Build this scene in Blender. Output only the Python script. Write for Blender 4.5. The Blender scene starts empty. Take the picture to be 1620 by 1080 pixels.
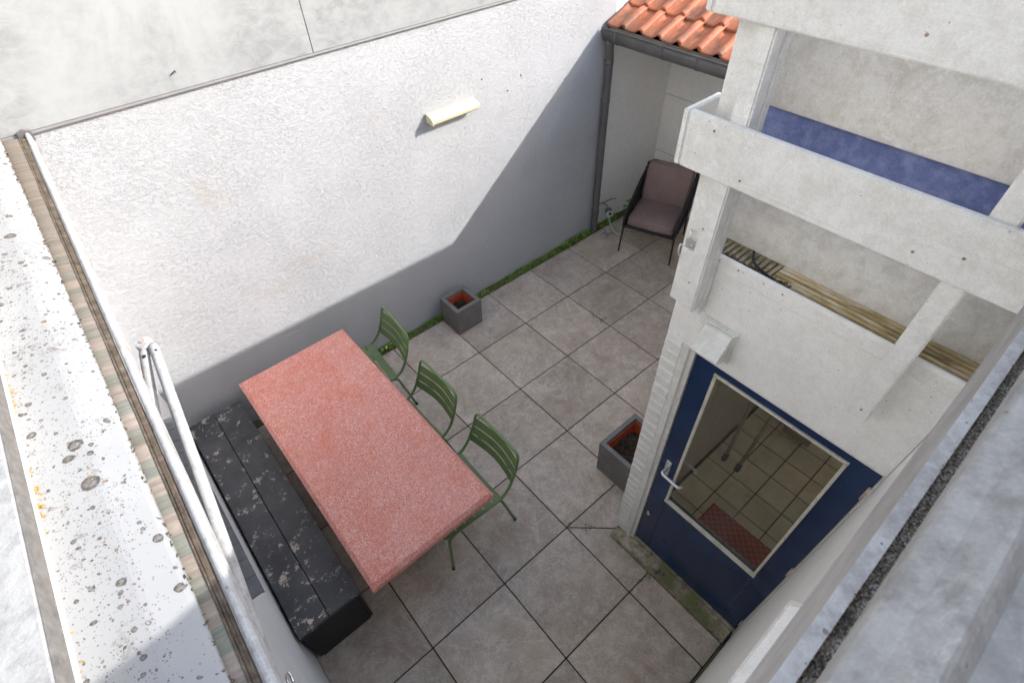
import bpy, bmesh, math, random
from mathutils import Vector, Matrix
R_ = math.radians
random.seed(7)
S = bpy.context.scene
C = bpy.context.collection

# ------------------------------------------------------------------ camera, sky, sun, exposure
cd = bpy.data.cameras.new('camera'); cam = bpy.data.objects.new('camera', cd); C.objects.link(cam)
r0, r1, r2 = (0.757551, -0.652257, -0.02602), (-0.488606, -0.540147, -0.685205), (0.432875, 0.531792, -0.727885)
cam.matrix_world = Matrix(((r0[0], -r1[0], -r2[0], -1.92962), (r0[1], -r1[1], -r2[1], -2.87716), (r0[2], -r1[2], -r2[2], 3.79830), (0, 0, 0, 1)))
cd.sensor_width = 36; cd.lens = 18.653; cd.clip_start = 0.02; cd.clip_end = 600
cd.dof.use_dof = True; cd.dof.focus_distance = 3.6; cd.dof.aperture_fstop = 8.0
S.camera = cam

w = bpy.data.worlds.new('World'); S.world = w; w.use_nodes = True
SUN = Vector((1.0, -0.86, 0.80)).normalized()                 # towards the sun
sky = w.node_tree.nodes.new('ShaderNodeTexSky'); sky.sky_type = 'NISHITA'; sky.sun_disc = False
sky.sun_elevation = math.asin(SUN.z); sky.sun_rotation = math.atan2(SUN.x, SUN.y)
sky.air_density = 1.3; sky.dust_density = 1.8; sky.ozone_density = 1.0
bg = w.node_tree.nodes['Background']; bg.inputs['Strength'].default_value = 0.15
w.node_tree.links.new(sky.outputs[0], bg.inputs['Color'])
ld = bpy.data.lights.new('sun', 'SUN'); ld.energy = 2.0; ld.angle = R_(0.5); ld.color = (1.0, 0.975, 0.94)
sun = bpy.data.objects.new('sun', ld); C.objects.link(sun)
sun.rotation_euler = SUN.to_track_quat('Z', 'Y').to_euler(); sun.location = (6, -6, 8)
S.view_settings.view_transform = 'Standard'; S.view_settings.look = 'None'
S.view_settings.exposure = 1.47; S.view_settings.gamma = 1.0; S.view_settings.use_curve_mapping = False
S.cycles.max_bounces = 10; S.cycles.diffuse_bounces = 8

# ------------------------------------------------------------------ material helper
class Mat:
    def __init__(s, name, rough=0.7, metal=0.0, spec=0.5):
        s.m = bpy.data.materials.new(name); s.m.use_nodes = True
        s.t = s.m.node_tree; s.b = s.t.nodes['Principled BSDF']
        s.b.inputs['Roughness'].default_value = rough; s.b.inputs['Metallic'].default_value = metal
        s.b.inputs['Specular IOR Level'].default_value = spec
        s.tc = s.t.nodes.new('ShaderNodeTexCoord').outputs['Object']; s.nrm = None
    def new(s, typ, **kw):
        n = s.t.nodes.new(typ)
        for k, v in kw.items(): setattr(n, k, v)
        return n
    def put(s, sock, v):
        if v is None: return
        if hasattr(v, 'is_output'): s.t.links.new(v, sock)
        else:
            if sock.type == 'RGBA' and isinstance(v, (int, float)): v = (v, v, v, 1)
            if isinstance(v, (tuple, list)) and len(v) == 3 and sock.type == 'RGBA': v = (*v, 1)
            sock.default_value = v
    def rnd(s):                                                # a random offset per object
        oi = s.new('ShaderNodeObjectInfo')
        c = s.new('ShaderNodeCombineXYZ')
        for i, k in enumerate((37.0, 71.0, 13.0)):
            m = s.math('MULTIPLY', oi.outputs['Random'], k); s.put(c.inputs[i], m)
        a = s.new('ShaderNodeVectorMath', operation='ADD'); s.put(a.inputs[0], s.tc); s.put(a.inputs[1], c.outputs[0])
        s.rv = oi.outputs['Random']; return a.outputs[0]
    def map(s, v=None, scale=(1, 1, 1), rot=(0, 0, 0), loc=(0, 0, 0)):
        n = s.new('ShaderNodeMapping'); s.put(n.inputs['Vector'], v or s.tc)
        n.inputs['Scale'].default_value = scale; n.inputs['Rotation'].default_value = rot; n.inputs['Location'].default_value = loc
        return n.outputs[0]
    def noise(s, scale, detail=4, rough=0.55, dist=0.0, v=None, col=False):
        n = s.new('ShaderNodeTexNoise'); s.put(n.inputs['Vector'], v or s.tc)
        n.inputs['Scale'].default_value = scale; n.inputs['Detail'].default_value = detail
        n.inputs['Roughness'].default_value = rough; n.inputs['Distortion'].default_value = dist
        return n.outputs['Color'] if col else n.outputs['Fac']
    def vor(s, scale, v=None, feature='F1', rand=1.0):
        n = s.new('ShaderNodeTexVoronoi', feature=feature); s.put(n.inputs['Vector'], v or s.tc)
        n.inputs['Scale'].default_value = scale; n.inputs['Randomness'].default_value = rand
        return n
    def ramp(s, f, stops, interp='LINEAR'):
        n = s.new('ShaderNodeValToRGB'); s.put(n.inputs[0], f); e = n.color_ramp.elements; n.color_ramp.interpolation = interp
        while len(e) < len(stops): e.new(0.5)
        for q, (p, c) in zip(e, stops):
            q.position = p
            if not isinstance(c, (tuple, list)): c = (c, c, c)
            q.color = (*c[:3], 1)
        return n.outputs[0]
    def mix(s, f, a, b, blend='MIX'):
        n = s.new('ShaderNodeMix', data_type='RGBA', blend_type=blend)
        s.put(n.inputs[0], f); s.put(n.inputs[6], a); s.put(n.inputs[7], b); return n.outputs[2]
    def math(s, op, a, b=None, c=None):
        n = s.new('ShaderNodeMath', operation=op); s.put(n.inputs[0], a)
        if b is not None: s.put(n.inputs[1], b)
        if c is not None: s.put(n.inputs[2], c)
        return n.outputs[0]
    def sep(s, v=None):
        n = s.new('ShaderNodeSeparateXYZ'); s.put(n.inputs[0], v or s.tc); return n.outputs
    def bump(s, h, strength=0.5, dist=0.01):
        n = s.new('ShaderNodeBump'); n.inputs['Strength'].default_value = strength; n.inputs['Distance'].default_value = dist
        s.put(n.inputs['Height'], h)
        if s.nrm is not None: s.put(n.inputs['Normal'], s.nrm)
        s.nrm = n.outputs[0]; s.put(s.b.inputs['Normal'], s.nrm)
    def col(s, c): s.put(s.b.inputs['Base Color'], c); return s
    def rough(s, r): s.put(s.b.inputs['Roughness'], r); return s

def plain(name, c, rough=0.6, metal=0.0, var=0.12, scale=14.0, bump=0.0, spec=0.5):
    m = Mat(name, rough, metal, spec); f = m.noise(scale, 5, 0.6)
    m.col(m.mix(m.ramp(f, [(0.3, 0), (0.7, 1)]), tuple(x*(1-var) for x in c), tuple(min(1, x*(1+var)) for x in c)))
    if bump: m.bump(m.noise(scale*12, 3), bump, 0.003)
    return m.m

# ---- stucco
def stucco(name, base=(0.47, 0.473, 0.487), strength=1.0, ochre=True):
    m = Mat(name, 0.85)
    v1 = m.map(m.tc, (1, 1, 1.2), rot=(0, R_(25), 0))
    g1 = m.ramp(m.math('ABSOLUTE', m.math('SUBTRACT', m.noise(30, 2.5, 0.55, 0.9, v1), 0.5)), [(0.0, 0), (0.05, 1)])
    g2 = m.ramp(m.math('ABSOLUTE', m.math('SUBTRACT', m.noise(44, 2.5, 0.55, 0.9, m.map(v1, loc=(4, 7, 2))), 0.5)), [(0.0, 0), (0.05, 1)])
    k1 = m.ramp(m.noise(32, 2, 0.5, v=m.map(loc=(1, 5, 3))), [(0.46, 0), (0.52, 1)]); k2 = m.ramp(m.noise(34, 2, 0.5, v=m.map(loc=(9, 3, 1))), [(0.46, 0), (0.52, 1)])
    h2 = m.math('MULTIPLY', m.math('MAXIMUM', g1, k1), m.math('MAXIMUM', g2, k2))
    p2 = m.ramp(m.noise(60, 3, 0.6, 0.9, m.map(v1, loc=(4, 7, 2))), [(0.40, 0), (0.47, 1)])
    fade = m.ramp(m.noise(2.2, 3), [(0.35, 0.6), (0.6, 1.0)])
    hh = m.math('MULTIPLY_ADD', p2, 0.35, m.math('MULTIPLY', h2, 0.65))
    m.bump(m.math('MULTIPLY', hh, fade), 0.78*strength, 0.0048); m.bump(m.noise(150, 3, 0.7), 0.25*strength, 0.002); m.bump(m.noise(2.6, 3), 0.25, 0.03)
    dirt = m.ramp(m.noise(1.3, 6, 0.62), [(0.35, 0.90), (0.62, 1.0)])
    c = m.mix(1.0, base, dirt, 'MULTIPLY')
    c = m.mix(m.math('MULTIPLY', m.math('SUBTRACT', 1.0, h2), 0.06*strength), c, (0.36, 0.36, 0.38))
    if ochre:
        xyz = m.sep()
        for (sx, sz, wd, ht, k) in ((-2.09, 2.04, .07, .15, .30), (-1.99, 1.98, .10, .07, .16), (-0.85, 2.14, .10, .04, .26), (-0.99, 2.28, .06, .04, .12), (-1.60, 1.28, .26, .05, .22), (-1.95, 1.15, .3, .06, .15), (0.45, 1.8, .25, .08, .10)):
            dx = m.math('DIVIDE', m.math('SUBTRACT', xyz[0], sx), wd); dz = m.math('DIVIDE', m.math('SUBTRACT', xyz[2], sz), ht)
            d = m.math('SQRT', m.math('ADD', m.math('MULTIPLY', dx, dx), m.math('MULTIPLY', dz, dz)))
            f = m.math('MULTIPLY', m.ramp(m.math('ADD', d, m.math('MULTIPLY', m.math('SUBTRACT', m.noise(14, 5, 0.7), 0.5), 1.6)), [(0.2, 1), (1.0, 0)]), k)
            c = m.mix(f, c, (0.43, 0.355, 0.27))
    m.col(c); return m.m
M_stucco = stucco('white_stucco')
M_stucco_soft = stucco('white_render', (0.78, 0.78, 0.77), 0.45, False)

def painted(name, base, dirt=(0.42, 0.38, 0.32), amt=0.5, speck=0.5, rough=0.6, streak=(1, 1, 1), bump=0.25, grain=0.0):
    m = Mat(name, rough); v = m.rnd(); vs = m.map(v, streak)
    a = m.ramp(m.noise(2.6, 8, 0.72, 0.5, vs), [(0.40, 0), (0.70, 1)])
    b = m.ramp(m.noise(34, 6, 0.78, 0.3, vs), [(0.38, 0.1), (0.62, 1)])
    f = m.math('MULTIPLY', m.math('MULTIPLY', a, b), amt)
    c = m.mix(f, base, dirt)
    grey = m.math('MULTIPLY', m.ramp(m.noise(7, 7, 0.75, 0.8, m.map(v, loc=(3, 8, 5))), [(0.46, 0), (0.66, 1)]), 0.45*amt)
    c = m.mix(grey, c, tuple(x*0.70 for x in base))
    vein = m.math('ABSOLUTE', m.math('SUBTRACT', m.noise(5, 5, 0.6, 2.2, v), 0.5))
    vein = m.math('MULTIPLY', m.ramp(vein, [(0.0, 1), (0.014, 0)]), m.ramp(m.noise(2.1, 2, v=v), [(0.48, 0), (0.62, 0.8)]))
    c = m.mix(vein, c, tuple(min(0.9, x*1.22) for x in base))
    if grain:
        gv = m.map(v, (70, 1.6, 70)); gr = m.noise(1.0, 6, 0.7, 0.3, gv)
        c = m.mix(m.math('MULTIPLY', m.ramp(gr, [(0.56, 0), (0.72, 1)]), grain), c, dirt)
        m.bump(gr, 0.35*grain, 0.004)
    for sc, th, rd in ((34, 1-0.09*speck, 0.075), (90, 1-0.12*speck, 0.16)):
        sp = m.vor(sc, v); on = m.math('GREATER_THAN', m.sep(sp.outputs['Color'])[0], th)
        sz = m.math('MULTIPLY', on, m.math('MULTIPLY', m.sep(sp.outputs['Color'])[1], rd*1.6))
        c = m.mix(m.math('MULTIPLY', m.math('LESS_THAN', sp.outputs['Distance'], sz), 0.7), c, (0.13, 0.105, 0.08))
    geo = m.new('ShaderNodeNewGeometry'); ed = m.ramp(geo.outputs['Pointiness'], [(0.51, 0), (0.56, 1)])
    c = m.mix(m.math('MULTIPLY', ed, m.ramp(m.noise(18, 5, 0.75, v=v), [(0.46, 0), (0.6, 0.6*amt)])), c, dirt)
    c = m.mix(1.0, c, m.ramp(m.noise(170, 3, 0.75, v=v), [(0.3, 0.86), (0.7, 1.03)]), 'MULTIPLY')
    m.col(c); m.bump(m.noise(70, 5, 0.75, 0, vs), bump, 0.003); m.bump(m.noise(6, 4, v=v), 0.15, 0.01)
    return m.m
M_board = painted('white_painted_board', (0.79, 0.785, 0.765), (0.52, 0.48, 0.42), 0.42, 0.2, grain=0.4)
M_innerboard = painted('weathered_white_board', (0.78, 0.765, 0.74), (0.46, 0.405, 0.34), 0.55, 0.5, bump=0.5)
M_blue = painted('faded_blue_paint', (0.155, 0.20, 0.46), (0.30, 0.36, 0.62), 1.1, 0.3, 0.6, bump=0.5)
M_panel = painted('cream_white_panel', (0.86, 0.855, 0.83), (0.66, 0.62, 0.55), 0.4, 0.25, 0.45, bump=0.1)
M_trimwhite = painted('white_frame_paint', (0.78, 0.775, 0.74), (0.45, 0.42, 0.35), 0.45, 0.6, 0.4, bump=0.1)
M_brick = painted('white_painted_brick', (0.76, 0.76, 0.73), (0.50, 0.46, 0.38), 0.4, 0.5, 0.65, bump=0.6)
M_mortar = painted('painted_mortar', (0.66, 0.66, 0.63), (0.40, 0.36, 0.30), 0.6, 0.3, 0.8, bump=0.5)
M_alcove = painted('grey_white_render', (0.84, 0.84, 0.83), (0.55, 0.53, 0.50), 0.25, 0.2, 0.8, bump=0.5)
M_awnpaint = painted('white_powder_coat', (0.60, 0.60, 0.605), (0.30, 0.27, 0.235), 0.8, 0.8, 0.6, (4, .6, 4), 0.15)
M_nearplaster = painted('pale_grey_coping', (0.36, 0.352, 0.34), (0.17, 0.16, 0.15), 1.0, 0.3, 0.8)
M_railpaint = painted('speckled_white_paint', (0.80, 0.79, 0.79), (0.36, 0.33, 0.31), 0.75, 1.2, 0.5)

# cement cladding
m = Mat('cement_cladding', 0.7); v = m.rnd(); vs = m.map(v, (1.0, 1, 0.55))
a = m.ramp(m.noise(1.6, 7, 0.68, 0.5, vs), [(0.38, 0), (0.72, 1)])
b = m.ramp(m.noise(13, 6, 0.75, 0.6, m.map(v, (.7, 1, 1.2))), [(0.38, 0), (0.7, 1)])
c = m.mix(m.math('MULTIPLY', a, 0.55), (0.365, 0.370, 0.370), (0.27, 0.274, 0.275))
c = m.mix(m.math('MULTIPLY', m.math('MULTIPLY', a, b), 1.0), c, (0.15, 0.157, 0.155))
sp = m.ramp(m.noise(55, 3, 0.7, 0.5), [(0.70, 0), (0.76, 1)])
c = m.mix(m.math('MULTIPLY', m.math('MULTIPLY', sp, b), 0.7), c, (0.10, 0.11, 0.11))
m.col(c); m.bump(m.noise(40, 4), 0.1, 0.002); M_clad = m.m

# paving tile
m = Mat('porcelain_paving', 0.62); v = m.rnd()
a = m.noise(2.6, 8, 0.68, 0.8, v); b = m.noise(11, 7, 0.72, 0.4, v); f = m.mix(0.45, a, b)
c = m.ramp(f, [(0.32, (0.275, 0.218, 0.168)), (0.44, (0.372, 0.302, 0.24)), (0.52, (0.43, 0.357, 0.29)), (0.66, (0.55, 0.475, 0.40))])
vein = m.math('ABSOLUTE', m.math('SUBTRACT', m.noise(2.4, 6, 0.65, 1.8, m.map(v, (1, 1, 1), loc=(5, 2, 0))), 0.5))
c = m.mix(m.math('MULTIPLY', m.ramp(vein, [(0, 1), (0.025, 0)]), 0.35), c, (0.62, 0.57, 0.51))
vein = m.math('ABSOLUTE', m.math('SUBTRACT', m.noise(3.6, 6, 0.65, 1.4, m.map(v, (1, 1, 1), loc=(1, 12, 0))), 0.5))
c = m.mix(m.math('MULTIPLY', m.ramp(vein, [(0, 1), (0.02, 0)]), 0.4), c, (0.22, 0.185, 0.155))
c = m.mix(m.math('MULTIPLY', m.ramp(m.noise(3.2, 5, 0.65, v=m.map(v, loc=(9, 9, 0))), [(0.52, 0), (0.72, 1)]), 0.45), c, (0.33, 0.235, 0.155))
c = m.mix(m.math('MULTIPLY', m.ramp(m.noise(26, 6, 0.8, 0.5, v), [(0.56, 0), (0.68, 1)]), 0.4), c, (0.22, 0.19, 0.16))
c = m.mix(1.0, c, m.ramp(m.noise(120, 4, 0.8, v=v), [(0.28, 0.70), (0.72, 1.16)]), 'MULTIPLY')
ws = m.vor(7, v); c = m.mix(m.math('MULTIPLY', m.math('LESS_THAN', ws.outputs['Distance'], m.math('MULTIPLY', m.math('GREATER_THAN', m.sep(ws.outputs['Color'])[0], 0.93), 0.035)), 0.7), c, (0.7, 0.7, 0.67))
tone = m.math('MULTIPLY_ADD', m.rv, 0.28, 1.02)
c = m.mix(1.0, c, tone, 'MULTIPLY'); m.col(c)
m.rough(m.ramp(b, [(0.3, 0.5), (0.7, 0.75)])); m.bump(m.noise(45, 5, v=v), 0.12, 0.003); M_tile = m.m

m = Mat('joint_dirt', 0.95); c = m.mix(m.ramp(m.noise(4, 4), [(0.5, 0), (0.68, 1)]), (0.035, 0.028, 0.02), (0.07, 0.075, 0.03)); m.col(c); M_joint = m.m
m = Mat('mossy_soil', 0.95); c = m.mix(m.ramp(m.noise(16, 6, 0.7), [(0.42, 0), (0.6, 1)]), (0.10, 0.075, 0.045), (0.10, 0.125, 0.03)); m.col(c); m.bump(m.noise(60, 4), 0.8, 0.01); M_moss = m.m
M_ground = plain('bare_ground', (0.22, 0.21, 0.19), 0.9)
m = Mat('green_leaf', 0.5); v = m.rnd()
c = m.ramp(m.noise(9, 3), [(0.3, (0.075, 0.125, 0.018)), (0.55, (0.19, 0.30, 0.04)), (0.75, (0.36, 0.42, 0.08))]); m.col(c); M_leaf = m.m

# terrazzo table
m = Mat('red_terrazzo', 0.42)
b1 = m.vor(200); c = m.ramp(m.sep(b1.outputs['Color'])[0], [(0.0, (0.20, 0.055, 0.04)), (0.10, (0.46, 0.105, 0.07)), (0.40, (0.64, 0.185, 0.13)), (0.66, (0.74, 0.27, 0.20)), (0.88, (0.84, 0.55, 0.48)), (1.0, (0.86, 0.66, 0.60))])
b2 = m.vor(430); c2 = m.ramp(m.sep(b2.outputs['Color'])[1], [(0.0, (0.30, 0.07, 0.05)), (0.5, (0.68, 0.20, 0.14)), (1.0, (0.84, 0.56, 0.50))])
c = m.mix(0.42, c, c2)
pale = m.ramp(m.noise(1.9, 6, 0.65, 0.6), [(0.36, 0), (0.64, 1)])
c = m.mix(m.math('MULTIPLY', pale, 0.22), c, (0.72, 0.36, 0.30))
c = m.mix(m.math('MULTIPLY', m.ramp(m.noise(4.2, 6, 0.7, 0.5, m.map(loc=(4, 1, 0))), [(0.48, 0), (0.68, 1)]), 0.5), c, (0.60, 0.14, 0.075))
c = m.mix(m.math('MULTIPLY', m.ramp(m.noise(3.1, 6, 0.7, 0.4, m.map(loc=(8, 6, 0))), [(0.55, 0), (0.75, 1)]), 0.4), c, (0.40, 0.20, 0.17))
pit = m.vor(130); c = m.mix(m.math('MULTIPLY', m.math('LESS_THAN', pit.outputs['Distance'], m.math('MULTIPLY', m.math('GREATER_THAN', m.sep(pit.outputs['Color'])[0], 0.72), 0.24)), 0.75), c, (0.13, 0.04, 0.032)); m.col(c)
m.rough(m.ramp(m.noise(6, 4), [(0.3, 0.32), (0.7, 0.55)])); m.bump(m.noise(260, 2), 0.1, 0.001); M_terr = m.m

# worn black bench paint
m = Mat('worn_black_paint', 0.5); v = m.rnd()
st = m.map(v, (1.0, 0.28, 1), rot=(0, 0, R_(64)))
xyz = m.sep(); near = m.ramp(m.math('ABSOLUTE', m.math('ADD', xyz[0], m.math('MULTIPLY_ADD', m.noise(9, 3), 0.06, -0.02))), [(0.0, 1), (0.05, 0)])
ends = m.ramp(m.math('ABSOLUTE', xyz[1]), [(0.72, 0), (0.96, 1)])
bias = m.math('MULTIPLY_ADD', near, 0.05, m.math('MULTIPLY', ends, 0.05))
a = m.ramp(m.math('ADD', m.noise(8, 7, 0.75, 0.8, st), bias), [(0.712, 0), (0.722, 1)])
b = m.ramp(m.noise(26, 8, 0.82, 0.8, m.map(v, (1, .5, 1))), [(0.46, 0), (0.50, 1)])
lg = m.ramp(m.math('ADD', m.noise(1.0, 7, 0.75, 0.4, m.map(v, (55, 4.0, 55))), m.math('MULTIPLY', near, 0.07)), [(0.70, 0), (0.715, 1)])
wear = m.math('MAXIMUM', m.math('MULTIPLY', a, b), m.math('MULTIPLY', lg, m.ramp(m.noise(3.5, 4), [(0.45, 0), (0.6, 1)])))
geo = m.new('ShaderNodeNewGeometry'); edge = m.ramp(geo.outputs['Pointiness'], [(0.53, 0), (0.57, 1)])
wear = m.math('MAXIMUM', wear, m.math('MULTIPLY', edge, m.ramp(m.noise(12, 6, 0.8, v=v), [(0.57, 0), (0.61, 1)])))
base = m.mix(m.ramp(m.noise(5, 5), [(0.3, 0), (0.7, 1)]), (0.036, 0.036, 0.040), (0.080, 0.079, 0.085))
c = m.mix(wear, base, m.mix(m.noise(40, 3), (0.42, 0.34, 0.26), (0.62, 0.56, 0.48))); m.col(c)
m.bump(wear, -0.4, 0.002); m.bump(m.noise(40, 4, v=m.map(v, (6, .4, 1))), 0.15, 0.002); M_bench = m.m

M_green = plain('olive_green_powder_coat', (0.145, 0.215, 0.085), 0.38, 0, 0.08, 9)
M_fibre = plain('grey_fibre_cement', (0.16, 0.152, 0.145), 0.7, 0, 0.14, 9, 0.25)
M_orange = plain('orange_plastic', (0.36, 0.062, 0.022), 0.5, 0, 0.35, 25)
m = Mat('dark_soil', 0.95); c = m.ramp(m.noise(45, 5, 0.75), [(0.35, (0.012, 0.008, 0.006)), (0.58, (0.06, 0.035, 0.02)), (0.75, (0.16, 0.10, 0.06))]); m.col(c); m.bump(m.noise(50, 5), 1.0, 0.02); M_soil = m.m
M_zinc = plain('dark_grey_gutter', (0.115, 0.11, 0.108), 0.5, 0.0, 0.2, 7, 0.1)
M_drip = plain('grey_drip_trim', (0.22, 0.21, 0.21), 0.6)
M_black = plain('black_metal', (0.018, 0.018, 0.02), 0.45)
M_rope = plain('black_rope', (0.022, 0.021, 0.021), 0.8, 0, 0.3, 60)
m = Mat('mauve_brown_fabric', 0.9); c = m.mix(m.ramp(m.noise(3, 4), [(0.3, 0), (0.7, 1)]), (0.205, 0.142, 0.13), (0.30, 0.215, 0.20))
c = m.mix(1.0, c, m.ramp(m.noise(230, 2, 0.8), [(0.3, 0.55), (0.7, 1.25)]), 'MULTIPLY'); m.col(c); m.bump(m.noise(240, 2), 0.4, 0.002); m.bump(m.noise(9, 3), 0.5, 0.02); M_cush = m.m
M_cream = plain('cream_plastic', (0.60, 0.545, 0.37), 0.4, 0, 0.06, 8)
M_lens = plain('frosted_lens', (0.75, 0.70, 0.50), 0.3)

# roof tile clay
m = Mat('red_clay_tile', 0.62); v = m.rnd(); z = m.sep()
a = m.ramp(m.noise(9, 6, 0.7, v=v), [(0.3, 0), (0.7, 1)])
c = m.mix(a, (0.42, 0.115, 0.05), (0.56, 0.20, 0.095))
c = m.mix(m.math('MULTIPLY', m.ramp(m.noise(5, 5, 0.65, v=m.map(v, loc=(3, 1, 7))), [(0.46, 0), (0.62, 1)]), 0.75), c, (0.19, 0.105, 0.072))
sp = m.ramp(m.noise(75, 3, 0.7, v=v), [(0.66, 0), (0.72, 1)]); c = m.mix(m.math('MULTIPLY', sp, 0.55), c, (0.62, 0.52, 0.44))
c = m.mix(1.0, c, m.math('MULTIPLY_ADD', m.rv, 0.3, 0.82), 'MULTIPLY'); m.col(c); m.bump(m.noise(60, 4, v=v), 0.3, 0.003); M_clay = m.m

# door
m = Mat('navy_door_paint', 0.24); c = m.mix(m.ramp(m.noise(3, 5), [(0.3, 0), (0.7, 1)]), (0.005, 0.017, 0.058), (0.009, 0.034, 0.102)); c = m.mix(m.ramp(m.noise(70, 3, 0.8), [(0.66, 0), (0.74, 0.35)]), c, (0.10, 0.12, 0.17)); m.col(c); m.bump(m.noise(30, 3), 0.05, 0.002); M_navy = m.m
M_alu = plain('satin_aluminium', (0.72, 0.72, 0.72), 0.3, 0.85, 0.05)
M_ledge = plain('white_ledge_metal', (0.80, 0.80, 0.80), 0.4)
M_chrome = plain('bright_steel', (0.75, 0.76, 0.78), 0.18, 1.0, 0.03)
M_bead = painted('cream_glazing_bead', (0.66, 0.63, 0.54), (0.34, 0.31, 0.24), 0.6, 0.8, 0.5)
M_screw = plain('weathered_screw', (0.30, 0.22, 0.16), 0.6, 0.2, 0.4, 60)
M_pipe = plain('dull_brass', (0.32, 0.27, 0.20), 0.5, 0.3)
M_hinge = plain('rusty_hinge', (0.56, 0.43, 0.35), 0.6, 0.2, 0.35, 60)
m = bpy.data.materials.new('clear_glass'); m.use_nodes = True; t = m.node_tree; t.nodes.clear()
o = t.nodes.new('ShaderNodeOutputMaterial'); mx = t.nodes.new('ShaderNodeMixShader'); tr = t.nodes.new('ShaderNodeBsdfTransparent'); gl = t.nodes.new('ShaderNodeBsdfGlossy')
tr.inputs[0].default_value = (0.72, 0.75, 0.64, 1); gl.inputs['Roughness'].default_value = 0.02
fr = t.nodes.new('ShaderNodeFresnel'); fr.inputs[0].default_value = 1.85
t.links.new(fr.outputs[0], mx.inputs[0]); t.links.new(tr.outputs[0], mx.inputs[1]); t.links.new(gl.outputs[0], mx.inputs[2]); t.links.new(mx.outputs[0], o.inputs[0]); M_glass = m
m = bpy.data.materials.new('opal_added_rooflight'); m.use_nodes = True; t = m.node_tree; t.nodes.clear()
o = t.nodes.new('ShaderNodeOutputMaterial'); tl = t.nodes.new('ShaderNodeBsdfTranslucent'); tl.inputs[0].default_value = (0.8, 0.8, 0.78, 1); t.links.new(tl.outputs[0], o.inputs[0]); M_opal = m
m = Mat('indoor_floor_tile', 0.5); v = m.rnd(); c = m.ramp(m.noise(5, 6, 0.7, v=v), [(0.3, (0.52, 0.42, 0.31)), (0.7, (0.74, 0.64, 0.50))]); m.col(m.mix(1.0, c, m.math('MULTIPLY_ADD', m.rv, 0.2, 0.9), 'MULTIPLY')); M_intile = m.m
M_inwall = plain('indoor_wall', (0.66, 0.59, 0.52), 0.8)
m = Mat('red_checked_mat', 0.9); ck = m.new('ShaderNodeTexChecker'); m.put(ck.inputs[0], m.tc); ck.inputs['Scale'].default_value = 38; ck.inputs[1].default_value = (0.46, 0.10, 0.085, 1); ck.inputs[2].default_value = (0.27, 0.04, 0.04, 1); m.col(ck.outputs[0]); m.bump(ck.outputs['Fac'], 0.6, 0.004); M_mat = m.m
M_navycap = plain('dark_blue_rubber', (0.012, 0.02, 0.06), 0.6)
M_greywood = plain('dull_grey_tube', (0.60, 0.52, 0.43), 0.6)

# mossy stone step
m = Mat('mossy_stone', 0.9); f = m.noise(14, 7, 0.75); c = m.ramp(f, [(0.34, (0.07, 0.06, 0.035)), (0.48, (0.30, 0.26, 0.18)), (0.64, (0.56, 0.50, 0.38))])
c = m.mix(m.ramp(m.noise(7, 5, 0.7), [(0.52, 0), (0.60, 0.85)]), c, (0.13, 0.15, 0.04)); m.col(c); m.bump(m.noise(70, 5), 0.8, 0.008); M_step = m.m
# decking
m = Mat('lichen_decking', 0.85); v = m.rnd(); f = m.noise(9, 6, 0.7, 0.4, m.map(v, (2, .5, 2)))
c = m.ramp(f, [(0.33, (0.20, 0.15, 0.10)), (0.46, (0.50, 0.39, 0.19)), (0.56, (0.68, 0.62, 0.50)), (0.68, (0.60, 0.40, 0.10))]); m.col(c); m.bump(m.noise(60, 4), 0.5, 0.004); M_deck = m.m
m = Mat('mossy_decking', 0.9); f = m.noise(11, 6, 0.7); c = m.ramp(f, [(0.35, (0.13, 0.14, 0.045)), (0.5, (0.33, 0.28, 0.20)), (0.7, (0.52, 0.45, 0.37))]); m.col(c); M_deckmoss = m.m
M_rubberblack = plain('black_cable', (0.02, 0.02, 0.022), 0.6)

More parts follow.
